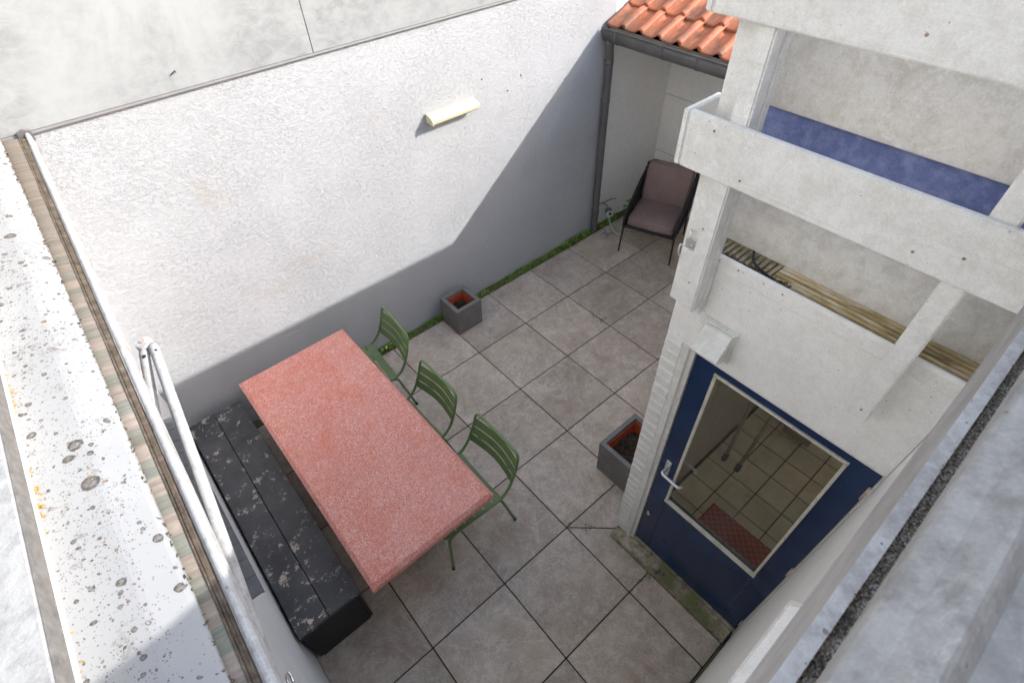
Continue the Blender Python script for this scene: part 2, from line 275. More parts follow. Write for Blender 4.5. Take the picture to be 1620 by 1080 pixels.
# awning hood with lichen
def lichen(name, orange_edge=True):
    m = Mat(name, 0.55); v = m.tc
    wob = m.noise(38, 3, 0.6, col=True); a = m.new('ShaderNodeVectorMath', operation='MULTIPLY_ADD'); m.put(a.inputs[0], wob); a.inputs[1].default_value = (.011, .011, .011); m.put(a.inputs[2], v); vw = a.outputs[0]
    xyz = m.sep()
    # denser band along the fold, denser far end
    band = m.ramp(m.math('ABSOLUTE', m.math('ADD', xyz[0], 0.163)), [(0.0, 1), (0.03, 0)])
    far = m.ramp(m.math('MULTIPLY_ADD', xyz[1], 0.3, 0.72), [(0.0, 0.15), (0.30, 0.55), (0.70, 1.0), (1.0, 0.7)])
    side = m.ramp(m.math('MULTIPLY', xyz[0], -1.0), [(0.09, 0), (0.17, 1)])
    clus = m.ramp(m.math('ADD', m.noise(7, 5, 0.65), m.math('MULTIPLY_ADD', side, 0.26, -0.14)), [(0.44, 0), (0.62, 1)])
    dens = m.math('MAXIMUM', m.math('MULTIPLY', clus, far), m.math('MULTIPLY', band, m.ramp(m.noise(9, 3), [(0.35, 0.25), (0.6, 0.8)])))
    base = m.mix(m.ramp(m.noise(3, 5), [(0.3, 0), (0.7, 1)]), (0.40, 0.40, 0.40), (0.35, 0.35, 0.35))
    c = base
    for sc, few, more, rad, off in ((13, 0.13, 0.32, 0.27, 0), (22, 0.15, 0.5, 0.30, 4), (46, 0.17, 0.6, 0.29, 8), (105, 0.10, 0.62, 0.32, 2), (210, 0.10, 0.6, 0.36, 6)):
        vv = m.map(vw, loc=(off, off*.7, off*.3)); q = m.vor(sc, vv); rc = m.sep(q.outputs['Color'])
        on = m.math('GREATER_THAN', m.math('ADD', rc[0], m.math('MULTIPLY', dens, more)), 1.0-few)
        rr = m.math('MULTIPLY', m.math('MULTIPLY_ADD', rc[1], 0.7, 0.3), rad)
        dd = m.math('DIVIDE', q.outputs['Distance'], rr)
        ring = m.ramp(dd, [(0.0, (0.11, 0.092, 0.075)), (0.35, (0.19, 0.165, 0.14)), (0.62, (0.11, 0.092, 0.075)), (0.86, (0.055, 0.045, 0.036)), (1.0, (0.09, 0.075, 0.06))])
        hollow = m.ramp(dd, [(0.0, (0.42, 0.40, 0.36)), (0.5, (0.38, 0.355, 0.32)), (0.72, (0.12, 0.095, 0.07)), (1.0, (0.075, 0.06, 0.045))])
        pick = m.math('GREATER_THAN', rc[2], 0.90); ring = m.mix(pick, ring, hollow)
        rust = m.math('GREATER_THAN', m.math('ADD', rc[2], m.math('MULTIPLY', band, 0.25)), 0.96 if sc < 60 else 0.985); ring = m.mix(m.math('MULTIPLY', rust, m.math('SUBTRACT', 1.0, pick) if sc < 60 else 1.0), ring, (0.26, 0.12, 0.03))
        inside = m.math('MULTIPLY', m.math('LESS_THAN', dd, 1.0), on)
        c = m.mix(m.math('MULTIPLY', inside, m.ramp(m.noise(130, 3), [(0.3, 0.55), (0.6, 1.0)])), c, ring)
    # grey scuffing in the far dense area
    sc2 = m.math('MULTIPLY', m.ramp(m.noise(22, 7, 0.8, 0.5), [(0.57, 0), (0.66, 1)]), m.ramp(dens, [(0.35, 0), (0.8, 0.85)]))
    c = m.mix(sc2, c, (0.15, 0.125, 0.098))
    oe = m.math('MULTIPLY', m.ramp(m.math('ADD', xyz[0], m.math('MULTIPLY', m.noise(16, 4, 0.7), 0.06)), [(-0.0, 1), (0.002, 0)]), 0.0)
    m.col(c); m.bump(m.noise(60, 4), 0.15, 0.003); return m.m
M_hood = lichen('lichen_spotted_white_metal')
m = Mat('orange_lichen', 0.95); c = m.ramp(m.noise(30, 4), [(0.3, (0.50, 0.22, 0.02)), (0.7, (0.75, 0.42, 0.05))]); m.col(c); m.bump(m.noise(90, 3), 0.8, 0.006); M_orlich = m.m
m = Mat('black_moss_crust', 0.95); c = m.ramp(m.noise(40, 4), [(0.3, (0.05, 0.042, 0.03)), (0.7, (0.17, 0.14, 0.10))]); m.col(c); M_crust = m.m

# awning fabric: printed stripes across the roll
m = Mat('striped_awning_fabric', 0.85); xyz = m.sep()
ph = m.math('FRACT', m.math('MULTIPLY', xyz[1], 1/0.124)); st = m.math('GREATER_THAN', ph, 0.5)
c = m.mix(st, (0.39, 0.325, 0.275), (0.235, 0.255, 0.215))
far = m.ramp(m.math('MULTIPLY_ADD', xyz[1], 0.31, 0.50), [(0.25, 0), (0.75, 0.8)])
c = m.mix(far, c, (0.215, 0.175, 0.14))
dirt = m.ramp(m.noise(13, 7, 0.75, 0.6, m.map(None, (1, 1.6, 1))), [(0.35, 0), (0.7, 0.75)]); c = m.mix(dirt, c, (0.23, 0.18, 0.135))
hem = m.math('MULTIPLY', m.ramp(m.math('ADD', xyz[0], m.math('MULTIPLY', m.noise(20, 5, 0.7), 0.03)), [(-0.0, 0), (0.03, 1)]), 0.85)
wv = m.ramp(m.noise(8, 4, 0.6, 0.3, m.map(None, (.3, 9, 1))), [(0.4, 0.75), (0.6, 1.0)]); c = m.mix(1.0, c, wv, 'MULTIPLY')
m.col(c); m.bump(m.noise(6, 3, v=m.map(None, (.4, 9, 1))), 0.35, 0.006); m.bump(m.noise(300, 2), 0.2, 0.001); M_fabric = m.m
m = Mat('dirty_fabric_hem', 0.9); c = m.ramp(m.noise(24, 6, 0.75), [(0.32, (0.06, 0.045, 0.03)), (0.55, (0.16, 0.12, 0.085)), (0.75, (0.29, 0.235, 0.18))]); m.col(c); m.bump(m.noise(70, 4), 0.4, 0.003); M_hem = m.m
m = Mat('rough_white_cement', 0.9); f = m.noise(30, 7, 0.75); c = m.ramp(f, [(0.3, (0.26, 0.257, 0.25)), (0.55, (0.41, 0.407, 0.40))]); c = m.mix(m.ramp(m.noise(3.2, 6, 0.7), [(0.45, 0), (0.7, 0.4)]), c, (0.5, 0.5, 0.48)); m.col(c); m.bump(m.noise(38, 6, 0.7), 0.7, 0.008); M_coping = m.m
m = Mat('grey_concrete', 0.9); c = m.ramp(m.noise(40, 5, 0.7), [(0.3, (0.14, 0.13, 0.12)), (0.7, (0.27, 0.25, 0.235))]); m.col(c); m.bump(m.noise(120, 4), 0.5, 0.004); M_concrete = m.m
m = Mat('slate_tile', 0.4); v = m.rnd(); c = m.ramp(m.noise(12, 5, v=v), [(0.3, (0.075, 0.08, 0.09)), (0.7, (0.12, 0.125, 0.135))]); m.col(c); M_slate = m.m
# mineral felt
m = Mat('mineral_felt', 0.8); q = m.vor(460); c = m.ramp(m.sep(q.outputs['Color'])[0], [(0.0, (0.10, 0.08, 0.062)), (0.4, (0.28, 0.225, 0.175)), (0.75, (0.56, 0.48, 0.39)), (1.0, (0.85, 0.80, 0.70))]); c = m.mix(m.ramp(m.noise(9, 3, 0.6), [(0.58, 0), (0.66, 0.6)]), c, (0.05, 0.05, 0.052)); m.col(c); m.bump(q.outputs['Distance'], 0.9, 0.003); M_felt = m.m
m = Mat('brown_weathered_face', 0.8); c = m.ramp(m.noise(11, 6, 0.7, 0.3, m.map(None, (.5, 5, 5))), [(0.3, (0.20, 0.178, 0.165)), (0.7, (0.36, 0.33, 0.31))]); m.col(c); m.bump(m.noise(60, 4), 0.4, 0.003); M_brownface = m.m

# ------------------------------------------------------------------ mesh helpers
ORG = {}
def V(*a): return Vector(a)
def box(bm, lo, hi, bev=0.0, seg=1):
    x0, y0, z0 = lo; x1, y1, z1 = hi
    vs = [bm.verts.new(p) for p in ((x0, y0, z0), (x1, y0, z0), (x1, y1, z0), (x0, y1, z0), (x0, y0, z1), (x1, y0, z1), (x1, y1, z1), (x0, y1, z1))]
    fs = [bm.faces.new([vs[i] for i in f]) for f in ((3, 2, 1, 0), (4, 5, 6, 7), (0, 1, 5, 4), (1, 2, 6, 5), (2, 3, 7, 6), (3, 0, 4, 7))]
    if bev > 0:
        es = list({e for f in fs for e in f.edges})
        bmesh.ops.bevel(bm, geom=es, offset=bev, segments=seg, affect='EDGES', profile=0.5)
    return vs
def prism(bm, poly, axis, a, b, bev=0.0):
    """poly: 2-D outline in the two remaining axes (x,y / x,z / y,z), extruded a..b along axis"""
    def P(u, v, w):
        return {'X': (w, u, v), 'Y': (u, w, v), 'Z': (u, v, w)}[axis]
    lo = [bm.verts.new(P(u, v, a)) for u, v in poly]; hi = [bm.verts.new(P(u, v, b)) for u, v in poly]
    n = len(poly); fs = [bm.faces.new(lo[::-1]), bm.faces.new(hi)]
    for i in range(n): fs.append(bm.faces.new((lo[i], lo[(i+1) % n], hi[(i+1) % n], hi[i])))
    bmesh.ops.recalc_face_normals(bm, faces=fs)
    if bev: bmesh.ops.bevel(bm, geom=list({e for f in fs for e in f.edges}), offset=bev, segments=2, affect='EDGES', profile=0.5)
def smooth_path(pts, n=6):
    pts = [Vector(p) for p in pts]; out = []
    for i in range(len(pts)-1):
        p0 = pts[max(i-1, 0)]; p1 = pts[i]; p2 = pts[i+1]; p3 = pts[min(i+2, len(pts)-1)]
        for k in range(n):
            t = k/n; out.append(0.5*((2*p1)+(p2-p0)*t+(2*p0-5*p1+4*p2-p3)*t*t+(3*p1-p0-3*p2+p3)*t**3))
    out.append(pts[-1]); return out
def round_path(pts, r, n=5):
    """polyline with its corners rounded"""
    pts = [Vector(p) for p in pts]; out = [pts[0]]
    for i in range(1, len(pts)-1):
        a, b, c = pts[i-1], pts[i], pts[i+1]; d1 = (a-b); d2 = (c-b); k = min(r, d1.length*0.48, d2.length*0.48)
        s = b+d1.normalized()*k; e = b+d2.normalized()*k
        for j in range(n+1):
            t = j/n; out.append(s*(1-t)**2+b*2*t*(1-t)+e*t*t)
    out.append(pts[-1]); return out
def tube(bm, pts, r, sides=10, cap=True, sq=None):
    pts = [Vector(p) for p in pts]; rings = []; up = None
    for i, p in enumerate(pts):
        d = (pts[min(i+1, len(pts)-1)]-pts[max(i-1, 0)]).normalized()
        if up is None: up = d.orthogonal().normalized()
        else:
            up = (up-d*up.dot(d)); up = up.normalized() if up.length > 1e-6 else d.orthogonal().normalized()
        s = d.cross(up); rr = r[i] if isinstance(r, (list, tuple)) else r
        rings.append([bm.verts.new(p+(up*math.cos(2*math.pi*k/sides)+s*math.sin(2*math.pi*k/sides))*rr) for k in range(sides)])
    for a, b in zip(rings, rings[1:]):
        for k in range(sides):
            f = bm.faces.new((a[k], a[(k+1) % sides], b[(k+1) % sides], b[k])); f.smooth = True
    if cap: bm.faces.new(rings[0][::-1]); bm.faces.new(rings[-1])
def cyl(bm, p, q, r, sides=16, r2=None): tube(bm, [p, q], [r, r if r2 is None else r2], sides)
def obj(name, bm, mat, parent=None, local=False, smooth=False, kind=None, label=None):
    me = bpy.data.meshes.new(name)
    if parent is not None and not local:
        o_ = ORG[parent.name]
        for v_ in bm.verts: v_.co -= o_
    bmesh.ops.recalc_face_normals(bm, faces=bm.faces[:])
    if smooth:
        for f in bm.faces: f.smooth = True
    bm.to_mesh(me); bm.free(); me.materials.append(mat)
    o = bpy.data.objects.new(name, me); C.objects.link(o)
    if parent is not None: o.parent = parent; ORG[o.name] = ORG.get(parent.name, V(0, 0, 0))
    else: ORG[o.name] = V(0, 0, 0)
    if kind: o['kind'] = kind
    if label: o['label'] = label
    return o
def thing(name, label, cat, loc=(0, 0, 0), rz=0.0, group=None):
    e = bpy.data.objects.new(name, None); C.objects.link(e); e.location = loc; e.rotation_euler = (0, 0, rz); e.empty_display_size = 0.1
    e['label'] = label; e['category'] = cat
    if group: e['group'] = group
    ORG[e.name] = Vector(loc); return e
def setting(name, loc=(0, 0, 0)):
    e = bpy.data.objects.new(name, None); C.objects.link(e); e.location = loc; e['kind'] = 'structure'; ORG[e.name] = Vector(loc); return e
def BM(): return bmesh.new()
def bx(name, lo, hi, mat, parent, bev=0.0, **k):
    b = BM(); box(b, lo, hi, bev); return obj(name, b, mat, parent, **k)
def wavy_sheet(bm, x0, x1, y0, y1, z, nx, ny, amp, th):
    pass

# ------------------------------------------------------------------ ground and paving
b = BM(); box(b, (-60, -60, -0.4), (60, 60, -0.05)); obj('ground', b, M_ground, kind='structure')
floor = setting('patio_floor', (0, 0, 0))
bx('joint_bed', (-2.42, -3.0, -0.05), (3.4, 0.70, -0.006), M_joint, floor)
T, J, TH = 0.6, 0.0042, 0.03
full = None
def clip_tile(x0, x1, y0, y1):
    b = BM(); box(b, (x0, y0, -TH), (x1, y1, 0), 0.002); c = V((x0+x1)/2, (y0+y1)/2, 0)
    for v_ in b.verts: v_.co -= c
    o = obj('paving_tile', b, M_tile, floor, local=True); o.location = c; return o
for i in range(-4, 6):
    for j in range(-1, 5):                                      # cell x = i*T..(i+1)*T ; y = -(j+1)*T..-j*T
        x0, x1, y0, y1 = i*T+J, (i+1)*T-J, -(j+1)*T+J, -j*T-J
        x0 = max(x0, -2.39); x1 = min(x1, 3.33); y0 = max(y0, -2.985)
        if x1-x0 < 0.03: continue
        if i >= -1 and j >= 4: continue
        if i >= 0 and j >= 3: y0 = max(y0, -2.03)
        if i == -1 and j == 3: continue
        isfull = abs(x1-x0-(T-2*J)) < 1e-4 and abs(y1-y0-(T-2*J)) < 1e-4
        if isfull and full is not None:
            o = full.copy(); C.objects.link(o); o.location = ((x0+x1)/2, (y0+y1)/2, random.uniform(-.0012, .0012)); o.rotation_euler = (random.uniform(-.0025, .0025), random.uniform(-.0025, .0025), random.uniform(-.0015, .0015)); continue
        o = clip_tile(x0, x1, y0, y1)
        if isfull and full is None: full = o
def poly_tile(poly):
    b = BM(); prism(b, poly, 'Z', -TH, 0); obj('paving_tile', b, M_tile, floor)
poly_tile([(-0.588, -1.8-J), (-J, -1.8-J), (-J, -2.03), (-0.338, -2.03)])
poly_tile([(-0.6+J, -1.8-J*2), (-0.345, -2.037), (-0.405, -2.07), (-0.405, -2.4+J), (-0.6+J, -2.4+J)])
poly_tile([(-0.6+J, -2.4-J), (-0.405, -2.4-J), (-0.405, -2.985), (-0.6+J, -2.985)])

# moss strip along the wall foot: bed and leaves nobody could count
b = BM(); box(b, (-2.39, 0.60+J, -0.03), (3.3, 0.682, 0.004))
obj('moss_bed', b, M_moss, floor)
def leaf(bm, p, r, nrm_t=0.9):
    d = V(random.uniform(-1, 1), random.uniform(-1, 1), random.uniform(0.1, nrm_t)).normalized(); t = d.orthogonal().normalized(); t.rotate(Matrix.Rotation(random.uniform(0, 6.28), 3, d)); s = d.cross(t)
    w_ = random.uniform(0.5, 0.8)
    vs = [bm.verts.new(p+q*r) for q in (t*-1, s*w_+t*-.1, t*1.0+d*0.3, s*-w_+t*-.1)]
    bm.faces.new(vs)
b = BM()
for _ in range(8000):
    x = random.uniform(-0.95, 2.75); q = math.sin(x*5.1+1.0)*math.sin(x*2.3+.4)+0.6*math.sin(x*17.3)*math.sin(x*7.7); dn = min(1, max(0, 0.55+0.5*q))
    if x > 0.4: dn = 0.35+0.65*dn
    if random.random() > dn: continue
    y = 0.68-abs(random.gauss(0, 0.03)) if random.random() < 0.6 else random.uniform(0.60-0.02*dn, 0.68)
    if y < 0.575: continue
    leaf(b, V(x, y, random.uniform(0.003, 0.010+0.030*dn*dn)), random.uniform(0.004, 0.007+0.009*dn))
o = obj('moss_strip', b, M_leaf, kind='stuff')
o['label'] = 'green moss and tiny weeds along the foot of the white stucco wall'; o['category'] = 'moss'
b = BM()
for cx, cy, n, s in ((1.195, -0.50, 26, .03), (1.205, -0.40, 12, .03), (-0.58, -1.80, 8, .02), (-.48, -1.91, 16, .04), (-0.40, -2.41, 40, .03), (-0.50, -2.405, 12, .05), (0.9, .585, 22, .03), (1.75, .585, 30, .03)):
    for _ in range(n):
        leaf(b, V(random.gauss(cx, s), random.gauss(cy, s*.4), random.uniform(0.002, 0.018)), random.uniform(0.005, 0.011))
o = obj('joint_weeds', b, M_leaf, kind='stuff'); o['label'] = 'small green weeds growing out of the paving joints'; o['category'] = 'weeds'

# ------------------------------------------------------------------ the stucco wall with its cement cladding
W = thing('stucco_wall', 'long rough white stucco wall with grey cement cladding panels above', 'wall', (0.6, 0.68, 0))
bx('stucco_face', (-3.4, 0.68, -0.05), (2.33, 0.95, 2.63), M_stucco, W)
bx('smooth_render', (2.33, 0.684, -0.05), (3.6, 0.95, 2.63), M_alcove, W, label='smooth grey white render beyond the downpipe')
b = BM(); prism(b, [(0.95, 2.632), (0.666, 2.634), (0.663, 2.640), (0.666, 2.6505), (0.95, 2.6505)], 'X', -3.4, 3.6); obj('drip_trim', b, M_drip, W)
for x0, x1 in ((-3.4, -0.5565), (-0.5515, 1.25), (1.255, 3.6)):
    b = BM(); box(b, (x0, 0.668, 2.652), (x1, 0.69, 7.2), 0.0012); obj('cladding_panel', b, M_clad, W)  # panels carried far up out of view to bounce more sunlight down
bx('backing', (-3.4, 0.692, 2.658), (3.6, 0.95, 7.2), M_drip, W)
for (x, z, r) in ((-1.363, 2.745, 0.0), ):
    b = BM(); tube(b, [(x-.012, 0.667, z-.012), (x-.002, 0.650, z), (x+.012, 0.655, z+.006), (x+.015, .66, z-.004)], 0.003, 6); obj('wire_hook', b, M_black, W)
for (x, z) in ((0.755, 2.147), (1.02, 1.985), (1.17, 2.07)):
    b = BM(); cyl(b, (x, 0.68, z), (x, 0.674, z), 0.005, 8); obj('nail_head', b, M_black, W)

L = thing('wall_lamp', 'cream yellow wedge wall lamp on the sunlit stucco wall', 'lamp', (0.42, 0.68, 1.96))
b = BM(); prism(b, [(0.68, 2.040), (0.668, 2.042), (0.600, 2.018), (0.586, 2.002), (0.588, 1.978), (0.600, 1.974), (0.68, 1.986)], 'X', 0.192, 0.640, 0.003); obj('housing', b, M_cream, L)
b = BM(); prism(b, [(0.672, 2.0475), (0.594, 2.0215), (0.579, 2.002), (0.582, 1.972), (0.672, 1.972)], 'X', 0.186, 0.192); obj('end_cap', b, M_cream, L)
b = BM(); prism(b, [(0.676, 2.040), (0.602, 2.016), (0.588, 2.002), (0.590, 1.977), (0.676, 1.985)], 'X', 0.640, 0.652); obj('end_cap', b, M_cream, L)
b = BM(); prism(b, [(0.679, 1.985), (0.602, 1.973), (0.612, 1.962), (0.679, 1.960)], 'X', 0.20, 0.632); obj('lens', b, M_lens, L)
b = BM(); cyl(b, (.186, .625, 2.0), (.182, .625, 2.0), .008, 10); obj('screw', b, M_alu, L)

# ------------------------------------------------------------------ left boundary wall with coping, window, sill
Bw = thing('boundary_wall', 'white side wall behind the black bench with rough white coping', 'wall', (-2.55, -1.2, 0))
b = BM(); X0, X1 = -2.75, -2.392
for lo, hi in (((X0, -4.2, -.05), (X1, 0.676, 1.24)), ((X0, -4.2, 2.30), (X1, 0.676, 2.853)), ((X0, -4.2, 1.24), (X1, -1.42, 2.30)), ((X0, -0.24, 1.24), (X1, 0.676, 2.30))): box(b, lo, hi)
obj('wall_face', b, M_stucco_soft, Bw)
b = BM(); box(b, (-3.6, -4.2, 2.858), (-2.3495, 0.66, 2.90), 0.003); obj('coping', b, M_coping, Bw)
b = BM(); box(b, (-2.3485, -4.2, 2.853), (-2.345, 0.66, 2.896)); obj('coping_edge', b, M_concrete, Bw)
wf = BM()
for lo, hi in (((-2.47, -1.42, 1.29), (-2.41, -1.36, 2.30)), ((-2.47, -0.30, 1.29), (-2.41, -0.24, 2.30)), ((-2.47, -1.36, 1.29), (-2.41, -0.30, 1.35)), ((-2.47, -1.36, 2.24), (-2.41, -0.30, 2.30)), ((-2.465, -0.86, 1.35), (-2.415, -0.80, 2.24))): box(wf, lo, hi, 0.004)
wfo = obj('window_frame', wf, M_trimwhite, Bw)
for y0, y1 in ((-1.36, -0.86), (-0.80, -0.30)): bx('pane', (-2.442, y0, 1.35), (-2.438, y1, 2.24), M_glass, wfo)
bx('room_dark', (-2.74, -1.5, 1.2), (-2.70, -0.2, 2.4), M_inwall, Bw)
sill = bx('window_sill', (-2.43, -1.44, 1.241), (-2.325, -0.13, 1.262), M_concrete, Bw)
y = -1.455
while y < -0.16:
    b = BM(); prism(b, [(-2.44, 1.295), (-2.30, 1.270), (-2.298, 1.250), (-2.306, 1.2635), (-2.44, 1.2635)][:5], 'Y', y, y+0.098)
    obj('sill_tile', b, M_slate, sill); y += 0.101

# ------------------------------------------------------------------ retracted awning on that wall
A = thing('retracted_awning', 'retracted striped awning with lichen spotted white hood along the left wall', 'awning', (-2.12, -1.0, 2.6))
OA = V(-2.12, -1.0, 2.6)
b = BM()
prof = [(-2.42, 2.722), (-2.40, 2.726), (-2.302, 2.716), (-2.290, 2.713), (-2.236, 2.692), (-2.226, 2.684), (-2.225, 2.676)]
ys = [-4.0+0.2*k for k in range(24)]; ys[-1] = 0.64
rows = []
for yy in ys:
    k = max(0.0, (yy+1.6)/2.2); dx = -0.010*k*k*(1 if k > 0 else 0); dx += 0.022
    rows.append([b.verts.new((x+(dx if n_ >= 2 else 0), yy, z)) for n_, (x, z) in enumerate(prof)])
for a_, c_ in zip(rows, rows[1:]):
    for k in range(len(prof)-1): b.faces.new((a_[k], a_[k+1], c_[k+1], c_[k]))
hood = obj('hood', b, M_hood, A, smooth=False)
sm = hood.modifiers.new('thick', 'SOLIDIFY'); sm.thickness = 0.006; sm.offset = -1
# crust along the hood lip and orange lichen by the coping
b = BM()
for _ in range(620):
    yy = random.uniform(-3.2, 0.62); k = max(0.0, (yy+1.6)/2.2)
    cl = 0.5+0.5*math.sin(yy*7+math.sin(yy*17)*2)
    if random.random() > 0.25+0.75*cl: continue
    p = V(-2.204-0.010*k*k+random.gauss(0, .0025), yy, 2.682+random.uniform(-.006, .006)); leaf(b, p, random.uniform(0.003, 0.008), 2.0)
obj('moss_crust', b, M_crust, A, kind='stuff')
b = BM()
for _ in range(2600):
    yy = random.uniform(-2.62, -0.6); s = 0.004+0.010*(0.5+0.5*math.sin(yy*9+2*math.sin(yy*4.1)))**2
    if -2.30 < yy < -1.98: s *= 1.7
    p = V(-2.409+abs(random.gauss(0, s)), yy, 2.7255+random.uniform(0, .003)); leaf(b, p, random.uniform(0.002, 0.005), 2.5)
obj('orange_lichen', b, M_orlich, A, kind='stuff')
def barx(yy): return -2.112-0.014*(0.64-yy)                       # front bar runs slightly askew
b = BM(); n = 34; rows = []
for k in range(n+1):
    yy = 0.60-4.4*k/n; xo = barx(yy)-0.012; xi = -2.245
    rows.append([b.verts.new((xi+(xo-xi)*t, yy, 2.655+0.012*math.sin(t*math.pi)-0.010*t+random.uniform(-.0012, .0012))) for t in (0, .25, .5, .7, .80)])
for a_, c_ in zip(rows, rows[1:]):
    for k in range(4): b.faces.new((a_[k], a_[k+1], c_[k+1], c_[k]))
obj('striped_fabric', b, M_fabric, A, smooth=True)
b = BM(); rows = []
for k in range(n+1):
    yy = 0.60-4.4*k/n; xo = barx(yy)-0.012; xi = -2.245
    rows.append([b.verts.new((xi+(xo-xi)*t, yy, 2.650+0.012*math.sin(t*math.pi)-0.010*t+h_+random.uniform(-.001, .001))) for t, h_ in ((.78, .007), (.81, .010), (.84, .003), (.87, .010), (.91, .004), (.95, .009), (1.0, .002))])
for a_, c_ in zip(rows, rows[1:]):
    for k in range(6): b.faces.new((a_[k], a_[k+1], c_[k+1], c_[k]))
obj('fabric_hem', b, M_hem, A, smooth=True)
b = BM(); pr = [(-.010, -.03), (-.011, -.002), (-.008, .007), (-.003, .011), (0.002, .012), (.007, .009), (.011, .003), (.012, -.006), (.012, -.03)]
ya, yb = 0.645, -3.8
lo = [b.verts.new((barx(ya)+u, ya, 2.645+v_)) for u, v_ in pr]; hi = [b.verts.new((barx(yb)+u, yb, 2.645+v_)) for u, v_ in pr]
for k in range(len(pr)): b.faces.new((lo[k], lo[(k+1) % len(pr)], hi[(k+1) % len(pr)], hi[k]))
b.faces.new(lo); b.faces.new(hi[::-1]); obj('front_bar', b, M_awnpaint, A)
b = BM(); prism(b, [(-2.150, 2.612), (-2.150, 2.664), (-2.120, 2.672), (-2.092, 2.660), (-2.092, 2.612)], 'Y', 0.646, 0.660, .002); obj('end_cap', b, M_zinc, A)
EL = V(-2.098, -1.09, 2.50)
b = BM(); cyl(b, EL+V(-.004, .0, -.035), EL+V(-.004, 0, .012), .026, 20); bmesh.ops.bevel(b, geom=[e for e in b.edges if e.calc_face_angle(0) > 1], offset=.005, segments=2, affect='EDGES')
el = obj('elbow_joint', b, M_awnpaint, A, smooth=False)
b = BM(); cyl(b, EL+V(-.004, 0, .0121), EL+V(-.004, 0, .0155), .009, 14); obj('rusty_cap', b, M_hinge, el)
def arm(name, p, q, r, sx=1.0):
    b = BM(); d = (q-p).normalized(); tube(b, [p, p+d*.02, p+d*.05, q], [r*.86, r*1.02, r, r], 14); return obj(name, b, M_awnpaint, A)
fo = arm('forearm', EL+V(.017, -.022, -.004), V(-2.172, -2.42, 2.560), .0155)
up_ = arm('upper_arm', EL+V(-.016, -.020, -.010), V(-2.33, -2.36, 2.44), .0155)
for p, nm, par in ((EL+V(.018, -.075, .013), 'screw', fo), (EL+V(-.020, -.07, .008), 'screw', up_)):
    b = BM(); cyl(b, p-V(0, 0, .004), p+V(0, 0, .0005), .006, 10); obj(nm, b, M_rubberblack, par)
b = BM(); pts = [V(-2.150, -2.36, 2.50)+V(0.012*math.cos(a_)*.6, .018*math.sin(a_), .012*math.cos(a_)) for a_ in [2*math.pi*k/14 for k in range(15)]]
tube(b, pts, .003, 8, False); obj('crank_ring', b, M_chrome, A)

# ------------------------------------------------------------------ bench
Be = thing('box_bench', 'black box bench with flaking paint between red table and left wall', 'bench', (-2.17, -0.42, 0))
for x0, x1 in ((-2.372, -2.182), (-2.178, -1.976)):
    b = BM(); box(b, (x0, -1.388, 0.422), (x1, 0.548, 0.45)); 
    bmesh.ops.subdivide_edges(b, edges=[e for e in b.edges if abs(e.verts[0].co.y-e.verts[1].co.y) > 1], cuts=40)
    for v_ in b.verts: v_.co += V(random.uniform(-.0008, .0008), 0, random.uniform(-.0006, .0006))
    bmesh.ops.bevel(b, geom=[e for e in b.edges if e.calc_face_angle(0) > 1.0], offset=.003, segments=1, affect='EDGES'); obj('seat_plank', b, M_bench, Be)
M_blackside = plain('black_panel_paint', (0.012, 0.012, 0.013), 0.55, 0, 0.3)
bx('front_panel', (-2.005, -1.372, 0.0), (-1.985, 0.53, 0.421), M_blackside, Be, .002)
bx('back_panel', (-2.366, -1.372, 0.0), (-2.346, 0.53, 0.421), M_blackside, Be, .002)
bx('end_panel', (-2.345, -1.380, 0.0), (-2.006, -1.36, 0.421), M_blackside, Be, .002)
bx('end_panel', (-2.345, 0.515, 0.0), (-2.006, 0.535, 0.421), M_blackside, Be, .002)

# ------------------------------------------------------------------ table
Ta = thing('terrazzo_table', 'long red speckled terrazzo table between the bench and green chairs', 'table', (-1.48, -0.59, 0))
b = BM(); x0, x1, y0, y1 = -1.918, -1.052, -1.562, 0.392; ch = 0.024
def ring(x0, x1, y0, y1, z): return [b.verts.new(p) for p in ((x0, y0, z), (x1, y0, z), (x1, y1, z), (x0, y1, z))]
rg = [ring(x0, x1, y0, y1, .705), ring(x0, x1, y0, y1, .745), ring(x0+ch, x1-ch, y0+ch, y1-ch, .765)]
b.faces.new(rg[0][::-1]); b.faces.new(rg[-1])
for a_, c_ in zip(rg, rg[1:]):
    for k in range(4): b.faces.new((a_[k], a_[(k+1) % 4], c_[(k+1) % 4], c_[k]))
bmesh.ops.bevel(b, geom=[e for e in b.edges if e.calc_face_angle(0) > .3], offset=.003, segments=2, affect='EDGES')
obj('tabletop', b, M_terr, Ta)
for yy in (-1.15, 0.02):
    b = BM(); prism(b, [(-1.78, 0), (-1.19, 0), (-1.19, .06), (-1.36, .12), (-1.36, .60), (-1.22, .704), (-1.75, .704), (-1.61, .60), (-1.61, .12), (-1.78, .06)], 'Y', yy-.05, yy+.05, .006); obj('pedestal', b, M_concrete, Ta)

